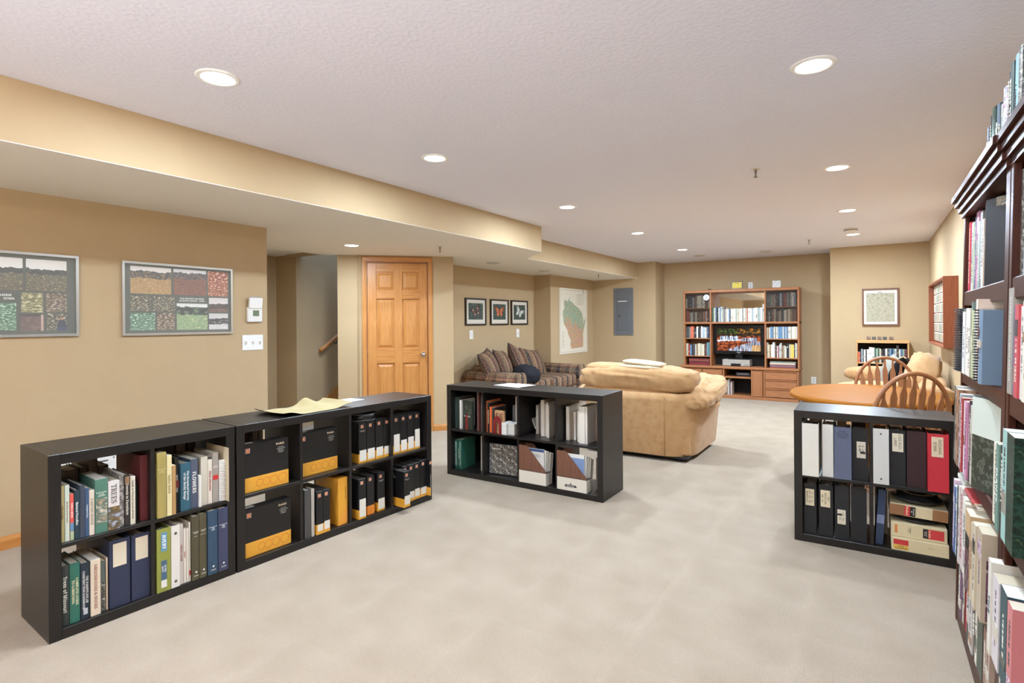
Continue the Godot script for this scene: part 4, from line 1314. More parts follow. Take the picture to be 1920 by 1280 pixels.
# ---------------------------------------------------------------- the shelf with magazine files
func magazine_file(f: Transform3D, s: float, back: float, label: String, cover: String, word: String, second: String, plaque: bool):
	var o := thing("magazine_file", label, "magazine file", f * off(s, 0.046, -back), "card magazine files")
	var w := 0.252; var d := 0.1; var h := 0.3
	var prof := PackedVector2Array([Vector2(0, 0), Vector2(w, 0), Vector2(w, 0.112), Vector2(0.09, h - 0.012), Vector2(0.075, h), Vector2(0, h)])
	for z in [0.0, -d + 0.002]:
		var st := mb()
		prism(st, prof, z - 0.002, z)
		obj("side_panel", st, wood("walnut", 1), o)
	var st2 := mb()
	span(st2, Vector3(0, 0, -d), Vector3(0.002, h, -0.002))
	obj("back_panel", st2, wood("walnut", 1), o)
	st2 = mb()
	span(st2, Vector3(-0.0006, 0.0, -d - 0.0008), Vector3(w + 0.0006, 0.098, 0.0008), 0.001)
	obj("cream_base", st2, flat("dcd4c4", 0.7), o)
	st2 = mb()
	span(st2, Vector3(-0.0008, 0.098, -d - 0.001), Vector3(w + 0.0008, 0.103, 0.001))
	obj("trim_line", st2, flat("43302a", 0.7), o)
	if plaque:
		st2 = mb()
		prism(st2, PackedVector2Array([Vector2(-0.05, 0.0), Vector2(0.05, 0.0), Vector2(0.05, 0.008), Vector2(0.043, 0.016), Vector2(-0.043, 0.016), Vector2(-0.05, 0.008)]), 0.0008, 0.002, off(w * 0.47, 0.03, 0))
		obj("printed_plaque", st2, flat("2c3238", 0.6), o)
		letters("Bankers Box", o, off(w * 0.47, 0.038, 0.0022), 0.008, 0.075, flat("e6e0d4"))
		st2 = mb()
		lathe(st2, [Vector2(0.0, 0.0014), Vector2(0.008, 0.0012), Vector2(0.009, 0.0008)], 12, Transform3D(Basis(Vector3.RIGHT, PI / 2), Vector3(w * 0.47, 0.052, 0)))
		obj("emblem", st2, flat("8a8478", 0.6), o)
	for k in 5:
		var mg := thing("magazine", "%s standing in the %s card magazine file" % [["blue topped magazine with a pale cover" if k == 0 and word else "sky blue covered magazine" if k == 0 else "", "white edged magazine second from the front", "thin grey magazine in the middle", "ragged cream magazine", "rearmost magazine"][k], second], "magazine", f * Transform3D(Basis(Vector3.BACK, -0.02 * k), Vector3(s + 0.012, 0.05, -back - 0.012 - 0.017 * k)), "magazines in the card files")
		var st := mb()
		span(st, Vector3(0, 0, -0.012), Vector3(0.215 + 0.006 * k, 0.276 - 0.004 * k, 0), 0.001)
		obj("cover", st, flat([cover, "dcd8d0", "b9b4ac", "d4ccbc", "8a8680"][k], 0.4), mg)
		st = mb()
		span(st, Vector3(0.002, 0.001, -0.011), Vector3(0.2155 + 0.006 * k, 0.2765 - 0.004 * k, -0.001))
		obj("pages", st, flat("e0dcd2", 0.8), mg)
		if k == 0 and word:
			st = mb()
			span(st, Vector3(0.0, 0.255, 0.0), Vector3(0.2155, 0.2765, 0.0006))
			obj("title_strip", st, flat("39507a", 0.4), mg)
			letters(word, mg, off(0.13, 0.222, 0.0006), 0.026, 0.15, flat("6c6c6c"), "Droid Sans", false)
		elif k == 0:
			st = mb()
			span(st, Vector3(0.0, 0.25, 0.0), Vector3(0.2155, 0.2765, 0.0006))
			obj("title_strip", st, flat("dfdcd4", 0.4), mg)

func middle_shelf_books():
	var f := shelf_frame(2)
	var g := "books in the long magazine shelf"
	var m := shelve(f, 0.404, [
		"47,30,272,55|h 2c3a32||8a968c|dark green hardback first from the end",
		"78,16,270,58|h 323e38||8a968c|dark grey green hardback beside it",
		"95,12,268,60|p 3a2c2c|LOON MEDICINE|d8b8b0|dark brown paperback with pink lettering",
		"108,20,251,46|p e0dad0|||thick white paperback with red corner",
		"268,20,262,130|p a9bcc8|||pale blue paperback set back",
		"290,12,330,60|p 8a8078||e0d8d0|tall grey pamphlet",
		"303,17,322,45|h 6a3a34||b89a90|tall reddish brown hardback"], ", upper cube at the shelf's far end", g)
	# a face-out paperback
	var fo := thing("paperback_book", "green and red paperback lying face out behind the wine coloured bookend", "book", f * Transform3D(Basis(Vector3.UP, -0.25), Vector3(0.132, 0.404, -0.06)), g)
	var st := mb()
	span(st, Vector3(0, 0, -0.02), Vector3(0.13, 0.25, 0), 0.001)
	obj("cover", st, flat("2c352c", 0.4), fo)
	st = mb()
	span(st, Vector3(0.006, 0.13, 0.0), Vector3(0.124, 0.21, 0.0006))
	obj("cover_picture", st, print_mat("moss"), fo)
	letters("TexBirds", fo, off(0.06, 0.118, 0.0006), 0.016, 0.1, flat("c8ccc4"))
	bookend(f * off(0.175, 0.404, -0.045), "wine red metal bookend in the upper cube at the far end")
	m = shelve(f, 0.404, [
		"345,30,302,50|h a8bcb4||6a7a74|tall pale green hardback",
		"377,12,270,50|p e6ddca||8a6a50|thin cream paperback",
		"391,14,266,50|p d8703c|WOODS|3a2418|orange paperback with dark letters",
		"407,22,249,50|p 26221f|PLANET DAKOTA|e0c8a0|black paperback with a pale title",
		"431,22,216,50|h e0662c||f0d8b8|bright orange hardback",
		"455,14,210,50|p 48403c||c8b8a8|thin dark brown paperback",
		"566,30,220,200|p 6c6864||ffffff|grey paperback set far back",
		"602,24,300,190|p cfc6ba||8a5a50|white tall journal with brown leaves print",
		"628,22,296,190|p c4bbae||8a8278|beige tall journal",
		"652,14,292,190|p bdb4a8||8a8278|thin grey tall journal"], ", second upper cube", g)
	fo = thing("hardback_book", "tan hardback facing out behind the red bookend, second upper cube", "book", f * Transform3D(Basis(Vector3.UP, -0.12), Vector3(0.476, 0.404, -0.06)), g)
	st = mb()
	span(st, Vector3(0, 0, -0.022), Vector3(0.1, 0.19, 0), 0.001)
	obj("cover", st, flat("c09468", 0.4), fo)
	st = mb()
	span(st, Vector3(0.01, 0.1, 0.0), Vector3(0.09, 0.17, 0.0006))
	obj("cover_picture", st, print_mat("autumn"), fo)
	bookend(f * off(0.482, 0.404, -0.03), "wine red metal bookend in the second upper cube")
	for q in [[0.536, 0.03, 0.078, "white folded card box beside the second bookend", "e2dfd8"], [0.618, 0.05, 0.062, "pale grey card box at the cube divider", "cfccc2"]]:
		var bx := thing("card_box", q[3], "box", f * off(q[0], 0.404, -q[1]), "small card boxes")
		st = mb()
		prism(st, PackedVector2Array([Vector2(0, 0), Vector2(q[2], 0), Vector2(q[2], 0.09), Vector2(q[2] * 0.5, 0.098), Vector2(0, 0.09)]), -0.12, 0.0)
		obj("carton", st, flat(q[4], 0.7), bx)
		st = mb()
		box(st, Vector3(q[2] * 0.5, 0.07, 0.0006), Vector3(q[2] * 0.98, 0.0016, 0.001), 0.0, Transform3D(Basis(Vector3.BACK, 0.06), Vector3()))
		obj("lid_edge", st, flat("8e8a80", 0.7), bx)
	m = shelve(f, 0.046, [
		"48,30,258,50|h 2a5a4a|BIRDS OF WISCONSIN|c8d4c8|green hardback first at the end",
		"80,44,260,52|h 2c6250|THE ATLAS OF THE BREEDING BIRDS/OF WISCONSIN|d8e0d4|thicker green hardback beside it",
		"230,14,250,240|p 6c6a70||fff|grey spine far at the back",
		"250,22,262,220|p 8c8880||fff|grey beige journal pair at the back",
		"275,12,256,160|p 5c5866||fff|violet grey journal",
		"290,26,300,110|p b4aa9e||fff|tall beige journal bundle",
		"322,10,245,110|p a8a094||fff|thin beige journal at the divider"], ", lower cube at the far end", g)
	fo = thing("picture_book", "picture book with a black and white landscape facing out of the lower second cube", "book", f * Transform3D(Basis(Vector3.UP, 0.1) * Basis(Vector3.RIGHT, -0.03), Vector3(0.405, 0.052, -0.075)))
	st = mb()
	span(st, Vector3(0, 0, -0.02), Vector3(0.27, 0.25, 0), 0.001)
	obj("cover", st, flat("57606c", 0.35), fo)
	put("cover_photograph", sheet(0.262, 0.248), print_mat("rocks"), fo, off(0.007, 0.001, 0.0006))
	st = mb()
	span(st, Vector3(0.03, 0.206, 0.0006), Vector3(0.11, 0.214, 0.0012))
	obj("title_strip", st, flat("d8d2c8"), fo)
	shelve(f, 0.404, [
		"800,24,241,200|p b8b0a4||fff|mottled pale journal", "828,22,259,205|p 6c645a||fff|brown grey journal", "876,36,294,150|p d2c8ba||fff|thick tall cream journal", "916,18,262,150|p c6bcae||fff|thin beige journal", "940,16,279,130|p d6ccbe||fff|cream journal with ragged edge", "960,16,262,110|p cfc5b6||fff|pale journal at the divider"], ", third upper cube", g)
	var lean := thing("pamphlet", "printed pamphlet leaning over in the third upper cube", "pamphlet", f * Transform3D(Basis(Vector3.BACK, 0.42), Vector3(0.785, 0.44, -0.21)), g)
	st = mb()
	span(st, Vector3(0, 0, -0.14), Vector3(0.008, 0.19, 0), 0.001)
	obj("cover", st, flat("c4bcae", 0.6), lean)
	st = mb()
	span(st, Vector3(0.001, 0.12, 0.0), Vector3(0.007, 0.18, 0.001))
	obj("printed_panel", st, flat("4a4540", 0.6), lean)
	shelve(f, 0.404, [
		"1124,28,266,120|p d6cdc0||fff|cream journal first along", "1153,20,224,150|p 8a7a66||fff|low brown speckled journal", "1176,20,222,150|p d0c8bc||fff|low white journal", "1232,26,241,100|p d8d0c2||fff|cream bundle of journals", "1266,52,284,60|k dcd6ca||fff|broad white stack of loose leaves", "1320,18,286,60|p d8d1c4||fff|thin tall white journal", "1342,30,225,200|p b49a8c||fff|pinkish brown journal"], ", last upper cube", g)
	magazine_file(f, 0.752, 0.004, "woodgrain magazine file with a plain cream base", "cfccc6", "GBIRD", "plain based", false)
	magazine_file(f, 1.104, 0.002, "woodgrain magazine file with a printed plaque on its base", "7890b8", "", "plaque marked", true)
	shelve(f, 0.046, ["1060,14,300,120|p 9a948c||fff|thin grey journal beside the plain based file"], ", third lower cube", g)
	shelve(f, 0.046, ["1366,18,240,150|p 8a8278||fff|grey journal beside the plaque marked file", "1388,20,236,150|p b0a698||fff|beige journal beside the end panel", "1410,12,238,150|p 6a3a38||fff|thin wine red journal"], ", last lower cube", g)

func bookend(t: Transform3D, label: String):
	var o := thing("bookend", label, "bookend", t, "wine red bookends")
	var st := mb()
	var p := PackedVector2Array([Vector2(0, 0), Vector2(0.085, 0), Vector2(0.085, 0.09)])
	for i in 9: p.append(Vector2(0.0425 + 0.0425 * cos(PI * (i + 1) / 10.0), 0.09 + 0.06 * sin(PI * (i + 1) / 10.0)))
	p.append(Vector2(0, 0.09))
	var q := PackedVector2Array([Vector2(0.028, 0), Vector2(0.057, 0), Vector2(0.057, 0.08)])
	for i in 7: q.append(Vector2(0.0425 + 0.0145 * cos(PI * (i + 1) / 8.0), 0.08 + 0.02 * sin(PI * (i + 1) / 8.0)))
	q.append(Vector2(0.028, 0.08))
	var ring := PackedVector2Array()
	ring.append_array(PackedVector2Array([Vector2(0, 0), Vector2(0.028, 0), Vector2(0.028, 0.08)]))
	for i in 7: ring.append(Vector2(0.0425 - 0.0145 * cos(PI * (i + 1) / 8.0), 0.08 + 0.02 * sin(PI * (i + 1) / 8.0)))
	ring.append_array(PackedVector2Array([Vector2(0.057, 0.08), Vector2(0.057, 0), Vector2(0.085, 0), Vector2(0.085, 0.09)]))
	for i in 9: ring.append(Vector2(0.0425 + 0.0425 * cos(PI * (i + 1) / 10.0), 0.09 + 0.06 * sin(PI * (i + 1) / 10.0)))
	ring.append(Vector2(0, 0.09))
	prism(st, ring, 0.0, 0.003)
	obj("upright", st, flat("7c2626", 0.35), o)
	st = mb()
	span(st, Vector3(0, 0, -0.04), Vector3(0.085, 0.0012, 0.0))
	obj("foot_plate", st, flat("7c2626", 0.35), o)

# ---------------------------------------------------------------- the shelf of binders
func binder_shelf():
	var f := shelf_frame(3)
	var g := "ring binders in the four cube binder shelf"
	var m := shelve(f, 0.404, [
		"46,88,314,-20|b dcd7cb|||broad white binder, first in the upper row",
		"150,58,312,20|b d9d5cc|||narrower white binder, second in the upper row",
		"212,88,304,0|b 5a6076|||dusty blue binder, third in the upper row",
		"302,80,304,30|b 161618|||black binder with a torn paper label, upper row",
		], "", g)
	letters("EXTRA\nNEGATIVES\nLANDSCAPE\nSCENERY", m["dusty blue binder, third in the upper row"], off(0.042, 0.262, 0.0004), 0.011, 0.07, flat("33394c"))
	band(m["black binder with a torn paper label, upper row"], 0.0788, 0.13, 0.225, "d6ccb8", "paper_label", 0.28, 0.84)
	letters("IL - LX\nN. MI", m["black binder with a torn paper label, upper row"], Transform3D(DOWNWARD, Vector3(0.045, 0.185, 0.0016)), 0.012, 0.07, flat("3a3630"))
	band(m["black binder with a torn paper label, upper row"], 0.0788, 0.155, 0.168, "2a2826", "tape_patch", 0.5, 0.82, 0.0018)
	m = shelve(f, 0.404, [
		"404,76,314,0|b cdccc6|||pale grey binder, fifth in the upper row",
		"483,74,314,20|b 17171a|||black binder labelled CHICAGOLAND, upper row",
		"561,88,313,20|b 32191c|||maroon brown binder, upper row",
		"652,92,314,-20|b c02a36|||red binder labelled INDIANA IOWA, upper row"], "", g)
	band(m["black binder labelled CHICAGOLAND, upper row"], 0.0728, 0.19, 0.292, "e0d6be", "paper_label", 0.16, 0.86)
	letters("CHICAGO-\nLAND", m["black binder labelled CHICAGOLAND, upper row"], Transform3D(DOWNWARD, Vector3(0.037, 0.243, 0.0016)), 0.017, 0.088, flat("3c3a34"), "Droid Sans", false)
	band(m["red binder labelled INDIANA IOWA, upper row"], 0.0908, 0.19, 0.298, "e0ceb0", "paper_label", 0.18, 0.74)
	letters("INDIANA\nIOWA", m["red binder labelled INDIANA IOWA, upper row"], Transform3D(DOWNWARD, Vector3(0.042, 0.245, 0.0016)), 0.018, 0.092, flat("5a5038"), "Droid Sans", false)
	for y in [0.03, 0.285]:
		var st := mb(true)
		lathe(st, [Vector2(0.0, 0.002), Vector2(0.004, 0.0016), Vector2(0.005, 0.0)], 10, Transform3D(Basis(Vector3.RIGHT, PI / 2), Vector3(0.037, y, 0)))
		obj("rivet", st, flat("4c4a46", 0.3), m["pale grey binder, fifth in the upper row"])
	m = shelve(f, 0.046, [
		"50,68,300,30|b 18181a|||black binder labelled KY LA, lower row",
		"130,74,304,30|b 171719|||black binder labelled MISSOURI, lower row",
		"212,74,310,30|b 18181b|||black binder with a low paper label, lower row",
		"293,80,312,30|b 161618|||plain black binder without label, lower row"], "", g)
	band(m["black binder labelled KY LA, lower row"], 0.0668, 0.168, 0.268, "dccfae", "paper_label", 0.12, 0.82)
	letters("KS · KY · LA\nMA · MD · MI\nMINNESOTA", m["black binder labelled KY LA, lower row"], Transform3D(DOWNWARD, Vector3(0.031, 0.22, 0.0016)), 0.012, 0.092, flat("4a4434"), "Droid Sans", false)
	band(m["black binder labelled MISSOURI, lower row"], 0.0728, 0.172, 0.272, "dacdac", "paper_label", 0.12, 0.8)
	letters("MO\nMISSOURI\nNM  NY", m["black binder labelled MISSOURI, lower row"], Transform3D(DOWNWARD, Vector3(0.034, 0.222, 0.0016)), 0.014, 0.09, flat("4a4434"), "Droid Sans", false)
	band(m["black binder with a low paper label, lower row"], 0.0728, 0.085, 0.17, "d6ccb4", "paper_label", 0.18, 0.76)
	letters("OH · PA\nTX · VA", m["black binder with a low paper label, lower row"], Transform3D(DOWNWARD, Vector3(0.034, 0.13, 0.0016)), 0.012, 0.07, flat("3c382e"), "Droid Sans", false)
	band(m["black binder with a low paper label, lower row"], 0.0728, 0.135, 0.146, "2a2826", "tape_patch", 0.18, 0.5, 0.0018)
	var bb := book(f * Transform3D(Basis(Vector3.BACK, -0.055), Vector3(0.412, 0.049, -0.045)), 0.036, 0.315, 0.26, "2f3f5a", "b", "", "", "slim blue binder leaning beside the film boxes", g)
	band(bb, 0.036, 0.12, 0.17, "7c88a4", "label_holder")
	# cartons of slide trays with two trays between them
	var cart := func(y: float, s: float, w: float, h: float, back: float, tilt: float, label: String) -> Node3D:
		var o := thing("film_carton", label, "carton", f * Transform3D(Basis(Vector3.BACK, tilt), Vector3(s, y, -back)), "cream slide tray cartons")
		var st := mb()
		span(st, Vector3(0, 0, -0.27), Vector3(w, h, 0), 0.002)
		obj("carton", st, flat("d3c39c", 0.7), o)
		return o
	var o: Node3D = cart.call(0.0465, 0.487, 0.256, 0.07, 0.0, 0.0, "lowest cream carton with a red corner panel")
	var q := func(o2: Node3D, x0: float, x1: float, y0: float, y1: float, hex: String, n: String):
		var st := mb()
		span(st, Vector3(x0, y0, 0), Vector3(x1, y1, 0.0008))
		obj(n, st, flat(hex, 0.6), o2)
	q.call(o, 0.01, 0.078, 0.034, 0.062, "c43234", "red_panel")
	q.call(o, 0.01, 0.078, 0.008, 0.032, "d9b04c", "yellow_panel")
	letters("Kodak\nCarousel 80", o, off(0.044, 0.02, 0.001), 0.009, 0.064, flat("5a3a2a"))
	letters("Slide Tray", o, off(0.18, 0.04, 0.001), 0.006, 0.05, flat("6a6250"), "Droid Sans", false)
	o = cart.call(0.1175, 0.486, 0.252, 0.078, 0.018, 0.0, "middle cream carton with orange stripe and red end")
	q.call(o, 0.018, 0.03, 0.022, 0.068, "cc7a3c", "orange_stripe")
	q.call(o, 0.145, 0.168, 0.014, 0.066, "23211f", "black_panel")
	q.call(o, 0.168, 0.238, 0.014, 0.066, "c83c3a", "red_panel")
	letters("Kodak", o, Transform3D(DOWNWARD, Vector3(0.175, 0.04, 0.001)), 0.01, 0.045, flat("e8c8a8"))
	letters("Carousel\n80 tray", o, Transform3D(DOWNWARD, Vector3(0.157, 0.04, 0.001)), 0.007, 0.045, flat("d8d0c0"))
	letters("80 slides\n2 x 2", o, Transform3D(DOWNWARD, Vector3(0.085, 0.045, 0.001)), 0.006, 0.04, flat("6a6250"), "Droid Sans", false)
	o = cart.call(0.237, 0.48, 0.262, 0.062, 0.03, -0.03, "torn cream and brown carton between the two round trays")
	q.call(o, 0.0, 0.068, 0.001, 0.061, "8e6340", "torn_flap")
	q.call(o, 0.068, 0.094, 0.004, 0.058, "c43234", "red_panel")
	q.call(o, 0.094, 0.118, 0.004, 0.058, "23211f", "black_panel")
	q.call(o, 0.194, 0.262, 0.001, 0.061, "96693f", "torn_end")
	letters("Kodak", o, Transform3D(DOWNWARD, Vector3(0.081, 0.031, 0.001)), 0.012, 0.05, flat("e8c8a8"))
	letters("Carousel\n80", o, Transform3D(DOWNWARD, Vector3(0.106, 0.031, 0.001)), 0.008, 0.05, flat("d8d0c0"))
	for k in 2:
		var tray := thing("slide_tray", ["round black slide tray below the torn carton", "round black slide tray on top of the torn carton"][k], "slide tray", f * Transform3D(Basis(Vector3.BACK, -0.03 * k), Vector3(0.612, [0.1965, 0.302][k], -0.155)), "round black slide trays")
		var st := mb(true)
		var hh: float = [0.034, 0.045][k]
		lathe(st, [Vector2(0.05, 0.0), Vector2(0.1, 0.0), Vector2(0.118, hh * 0.3), Vector2(0.12, hh * 0.4), Vector2(0.118, hh * 0.5), Vector2(0.098, hh * 0.6), Vector2(0.096, hh), Vector2(0.05, hh), Vector2(0.05, 0.0)], 48)
		obj("tray_ring", st, flat("201f20", 0.3), tray)
		for j in 40:
			st = mb()
			box(st, Vector3(0.1195, hh * 0.4, 0), Vector3(0.003, 0.006, 0.006), 0.0, Transform3D(Basis(Vector3.UP, TAU * j / 40.0), Vector3()))
			obj("tooth", st, flat("2c2a2a", 0.4), tray)
	shelve(f, 0.046, ["452,26,260,250|p bcaea0||fff|pale journal of the rear row", "414,22,300,260|p d8c8b8||fff|tall pale journal of the rear row"], " behind the blue binder", g, 0.12)
	# photographs and cards filed behind the white binders
	shelve(f, 0.404, ["70,60,330,200|k cfc0b4||fff|rear stack of pale photo sleeves", "220,46,326,200|k b89a82||fff|rear stack of brown photo sleeves", "300,70,330,210|k 4a3a34||fff|rear stack of dark photo sleeves"], " behind the upper binders", g, 0.15)

# ---------------------------------------------------------------- rows of small books: "colour:width:height" in mm
func row(f: Transform3D, s: float, y: float, back: float, spec: String, place: String, group: String, d := 0.17, fill := 0.0, from := "sofa"):
	var names := {"w": ["e0dbd0", "white"], "c": ["d0c4a8", "cream"], "y": ["d8b84c", "yellow"], "k": ["262528", "black"], "g": ["8c8880", "grey"], "d": ["4a4644", "dark grey"], "b": ["5f86a8", "light blue"], "n": ["2c3a5c", "navy"], "t": ["9a7a58", "tan"], "r": ["9c3a34", "red"], "o": ["d8694c", "orange"], "m": ["5c2c30", "maroon"], "e": ["3c5c4c", "green"], "l": ["9fb09a", "pale green"],
		"p": ["c88aa0", "pink"], "v": ["6a5a74", "violet"], "s": ["a8b4bc", "silver grey"], "z": ["6a4a38", "brown"], "a": ["5f8a90", "teal"], "i": ["b0a890", "beige"]}
	var nth := ["first", "second", "third", "fourth", "fifth", "sixth", "seventh", "eighth", "ninth", "tenth", "eleventh", "twelfth", "thirteenth", "fourteenth", "fifteenth", "sixteenth", "seventeenth", "eighteenth", "nineteenth", "twentieth", "twenty-first", "twenty-second", "twenty-third", "twenty-fourth", "twenty-fifth", "twenty-sixth", "twenty-seventh", "twenty-eighth"]
	var toks := spec.split(" ", false)
	var total := 0.0
	for k in toks: total += float(k.split(":")[1])
	var scale := fill / (total * 0.001) if fill > 0.0 else 1.0
	var x := s
	for i in toks.size():
		var p := toks[i].split(":")
		var w := float(p[1]) * 0.001 * scale
		var h := float(p[2]) * 0.001
		var nm: Array = names[p[0]]
		var tone := Color(nm[0])
		tone = tone.lightened(R.randf() * 0.1) if R.randf() < 0.5 else tone.darkened(R.randf() * 0.12)
		var kind := "h" if R.randf() < 0.5 else "p"
		var size := "thick " if w > 0.034 else "thin " if w < 0.016 else ""
		var lab := "%s%s book, %s from the %s end, %s" % [size, nm[1], nth[i], from, place]
		var o := book(f * off(x, y, -back - R.randf() * 0.012), w - 0.0008, h, d, tone.to_html(false), kind, "%.2f" % (0.15 + 0.55 * R.randf()) if R.randf() < 0.6 else "", "7a7264" if p[0] in "wcylsbip" else "b0a894", lab, group, true)
		x += w

func pile(f: Transform3D, s: float, y: float, back: float, spec: String, w: float, d: float, place: String, group: String):
	var yy := y
	var nth := ["lowest", "second", "third", "fourth", "fifth", "sixth"]
	var toks := spec.split(" ", false)
	for i in toks.size():
		var p := toks[i].split(":")
		var h := float(p[1]) * 0.001
		var o := thing("magazine", "%s of the flat %s on %s" % [nth[i] if i < toks.size() - 1 else "topmost", p[2].replace("_", " "), place], "magazine", f * off(s + 0.01 * R.randf(), yy, -back - 0.02 * R.randf()), group)
		var st := mb()
		span(st, Vector3(0, 0, -d), Vector3(w, h * 0.9, 0), 0.001)
		obj("cover", st, flat(p[0], 0.5), o)
		st = mb()
		span(st, Vector3(-0.0006, 0.0012, -d + 0.002), Vector3(w + 0.0006, h * 0.9 - 0.0012, -0.003))
		obj("pages", st, page_mat(i), o)
		yy += h

# ---------------------------------------------------------------- the oak wall unit with the television
func panel(o: Node3D, called: String, lo: Vector3, hi: Vector3, m: Material, b := 0.003) -> MeshInstance3D:
	var st := mb()
	span(st, lo, hi, b)
	return obj(called, st, m, o)

func wall_unit():
	var f := off(0, 0, -10.0)
	var o := thing("entertainment_unit", "oak entertainment wall unit with glazed shelves around the television", "wall unit", f)
	var v := wood("unit", 1); var h := wood("unit", 0)
	var bk := -0.33
	var B := -0.45
	# base
	panel(o, "counter_top", Vector3(-2.93, 0.505, B), Vector3(-1.0, 0.55, 0.025), h, 0.012)
	panel(o, "plinth", Vector3(-2.90, 0, B), Vector3(-1.02, 0.05, 0.0), h)
	for x in [-2.91, -2.195, -1.735, -1.545, -1.04]: panel(o, "base_stile", Vector3(x, 0.05, -0.03 if x != -2.91 and x != -1.04 else B), Vector3(x + 0.025, 0.505, 0.004), v)
	for x in [-2.195, -1.735]: panel(o, "base_partition", Vector3(x, 0.05, B), Vector3(x + 0.022, 0.505, -0.03), v)
	panel(o, "base_back", Vector3(-2.89, 0.03, B), Vector3(-1.03, 0.505, B + 0.012), flat("1c1614", 0.8))
	panel(o, "base_shelf", Vector3(-2.173, 0.35, B + 0.02), Vector3(-1.735, 0.378, -0.006), h)
	panel(o, "base_floor", Vector3(-2.885, 0.03, B + 0.012), Vector3(-1.04, 0.055, -0.02), h)
	for d in [[-2.885, -2.545], [-2.54, -2.2], [-1.71, -1.55]]:
		var dr := panel(o, "door", Vector3(d[0], 0.058, -0.022), Vector3(d[1] - 0.004, 0.495, 0.0), v)
		panel(dr, "finger_pull", Vector3(d[1] - 0.028, 0.058, 0.0), Vector3(d[1] - 0.006, 0.495, 0.014), v, 0.005)
	for k in 3:
		var y := 0.062 + k * 0.148
		var dr := panel(o, "drawer", Vector3(-1.516, y, -0.022), Vector3(-1.044, y + 0.128, 0.0), h)
		panel(dr, "finger_pull", Vector3(-1.516, y + 0.126, -0.01), Vector3(-1.044, y + 0.142, 0.016), h, 0.006)
	# hutch
	panel(o, "cornice", Vector3(-2.87, 1.838, bk), Vector3(-1.0, 1.887, 0.012), h, 0.008)
	panel(o, "side_panel", Vector3(-2.865, 0.55, bk), Vector3(-2.838, 1.838, 0.0), v)
	panel(o, "side_panel", Vector3(-1.027, 0.55, bk), Vector3(-1.0, 1.838, 0.0), v)
	for x in [-2.408, -1.522]:
		panel(o, "upright", Vector3(x, 0.55, bk), Vector3(x + 0.024, 1.3, 0.0), v)
		panel(o, "upright", Vector3(x, 1.33, bk), Vector3(x + 0.024, 1.838, 0.0), v)
	panel(o, "middle_board", Vector3(-2.865, 1.288, bk), Vector3(-1.0, 1.322, 0.006), h, 0.006)
	for x in [[-2.838, -2.408], [-1.498, -1.027]]:
		panel(o, "hutch_back", Vector3(x[0], 0.55, bk), Vector3(x[1], 1.838, bk + 0.01), v)
		for y in [0.722, 1.038]: panel(o, "shelf_board", Vector3(x[0], y - 0.018, bk + 0.01), Vector3(x[1], y, -0.01), h)
		panel(o, "shelf_board", Vector3(x[0], 1.556, bk + 0.01), Vector3(x[1], 1.572, -0.02), h)
		var gm := StandardMaterial3D.new()
		gm.resource_name = "smoked_glass"
		gm.transparency = BaseMaterial3D.TRANSPARENCY_ALPHA
		gm.albedo_color = Color(0.24, 0.19, 0.15, 0.28)
		gm.roughness = 0.3
		var gd := panel(o, "glass_door", Vector3(x[0] + 0.003, 1.326, -0.006), Vector3(x[1] - 0.003, 1.836, -0.002), gm, 0.0005)
		var st := mb(true)
		lathe(st, [Vector2(0, 0.012), Vector2(0.007, 0.009), Vector2(0.004, 0.0)], 10, Transform3D(Basis(Vector3.RIGHT, PI / 2), Vector3(x[1] - 0.03 if x[0] < -2 else x[0] + 0.03, 1.37, -0.002)))
		obj("knob", st, flat("b8a070", 0.3, 0.5, 0.8), gd)
	panel(o, "television_bay_back", Vector3(-2.384, 0.55, bk), Vector3(-1.522, 1.288, bk + 0.01), flat("15110f", 0.7))
	var mm := StandardMaterial3D.new()
	mm.resource_name = "mirror_glass"
	mm.albedo_color = Color(0.86, 0.85, 0.83)
	mm.metallic = 1.0
	mm.roughness = 0.03
	panel(o, "mirror_back", Vector3(-2.384, 1.322, bk), Vector3(-1.522, 1.838, bk + 0.01), mm, 0.0)
	var g := "books in the oak wall unit"
	row(f, -2.832, 1.572, 0.04, "i:18:175 k:20:220 k:18:218 k:18:222 d:16:210 s:14:190 z:20:205 z:24:208 c:26:222 c:26:226 i:22:220 c:24:212 z:22:120 m:18:120 i:24:190", "top glazed shelf beside the round sticker", g, 0.16, 0.415)
	row(f, -2.832, 1.322, 0.04, "r:20:215 r:22:200 z:14:180 c:22:172 s:12:182 z:24:175 i:28:178 z:30:170 z:26:168 z:24:172 t:16:185 r:14:190 w:12:192 r:16:196 d:22:205", "lower glazed shelf, sofa side", g, 0.16, 0.415)
	row(f, -2.832, 1.038, 0.03, "d:14:205 k:20:198 d:18:205 g:12:190 o:26:208 o:18:200 d:14:180 k:20:175 w:24:205 k:22:170 d:16:165 w:20:208 s:16:190 s:18:195 w:16:185 g:14:200 n:20:205 k:18:200", "third shelf beside the television, sofa side", g, 0.16, 0.42)
	row(f, -2.832, 0.722, 0.03, "c:26:215 r:14:205 r:12:198 b:18:190 k:26:208 d:20:205 w:12:200 t:18:210 c:28:218 i:22:212 c:30:205 z:14:200 m:18:190 a:18:235 a:22:240", "fourth shelf beside the television, sofa side", g, 0.16, 0.42)
	row(f, -2.378, 1.322, 0.07, "e:28:255 c:22:252 b:18:265 k:18:255 d:20:262 w:18:250 b:20:262 w:24:268 l:22:225 g:14:222 v:16:218 i:20:226 w:22:228 w:20:225 b:18:228 k:14:200 w:24:230 c:20:226 w:18:232 w:22:230 l:20:228 w:20:233 c:22:229 w:16:226", "long mirror shelf, outer half", g, 0.16, 0.462)
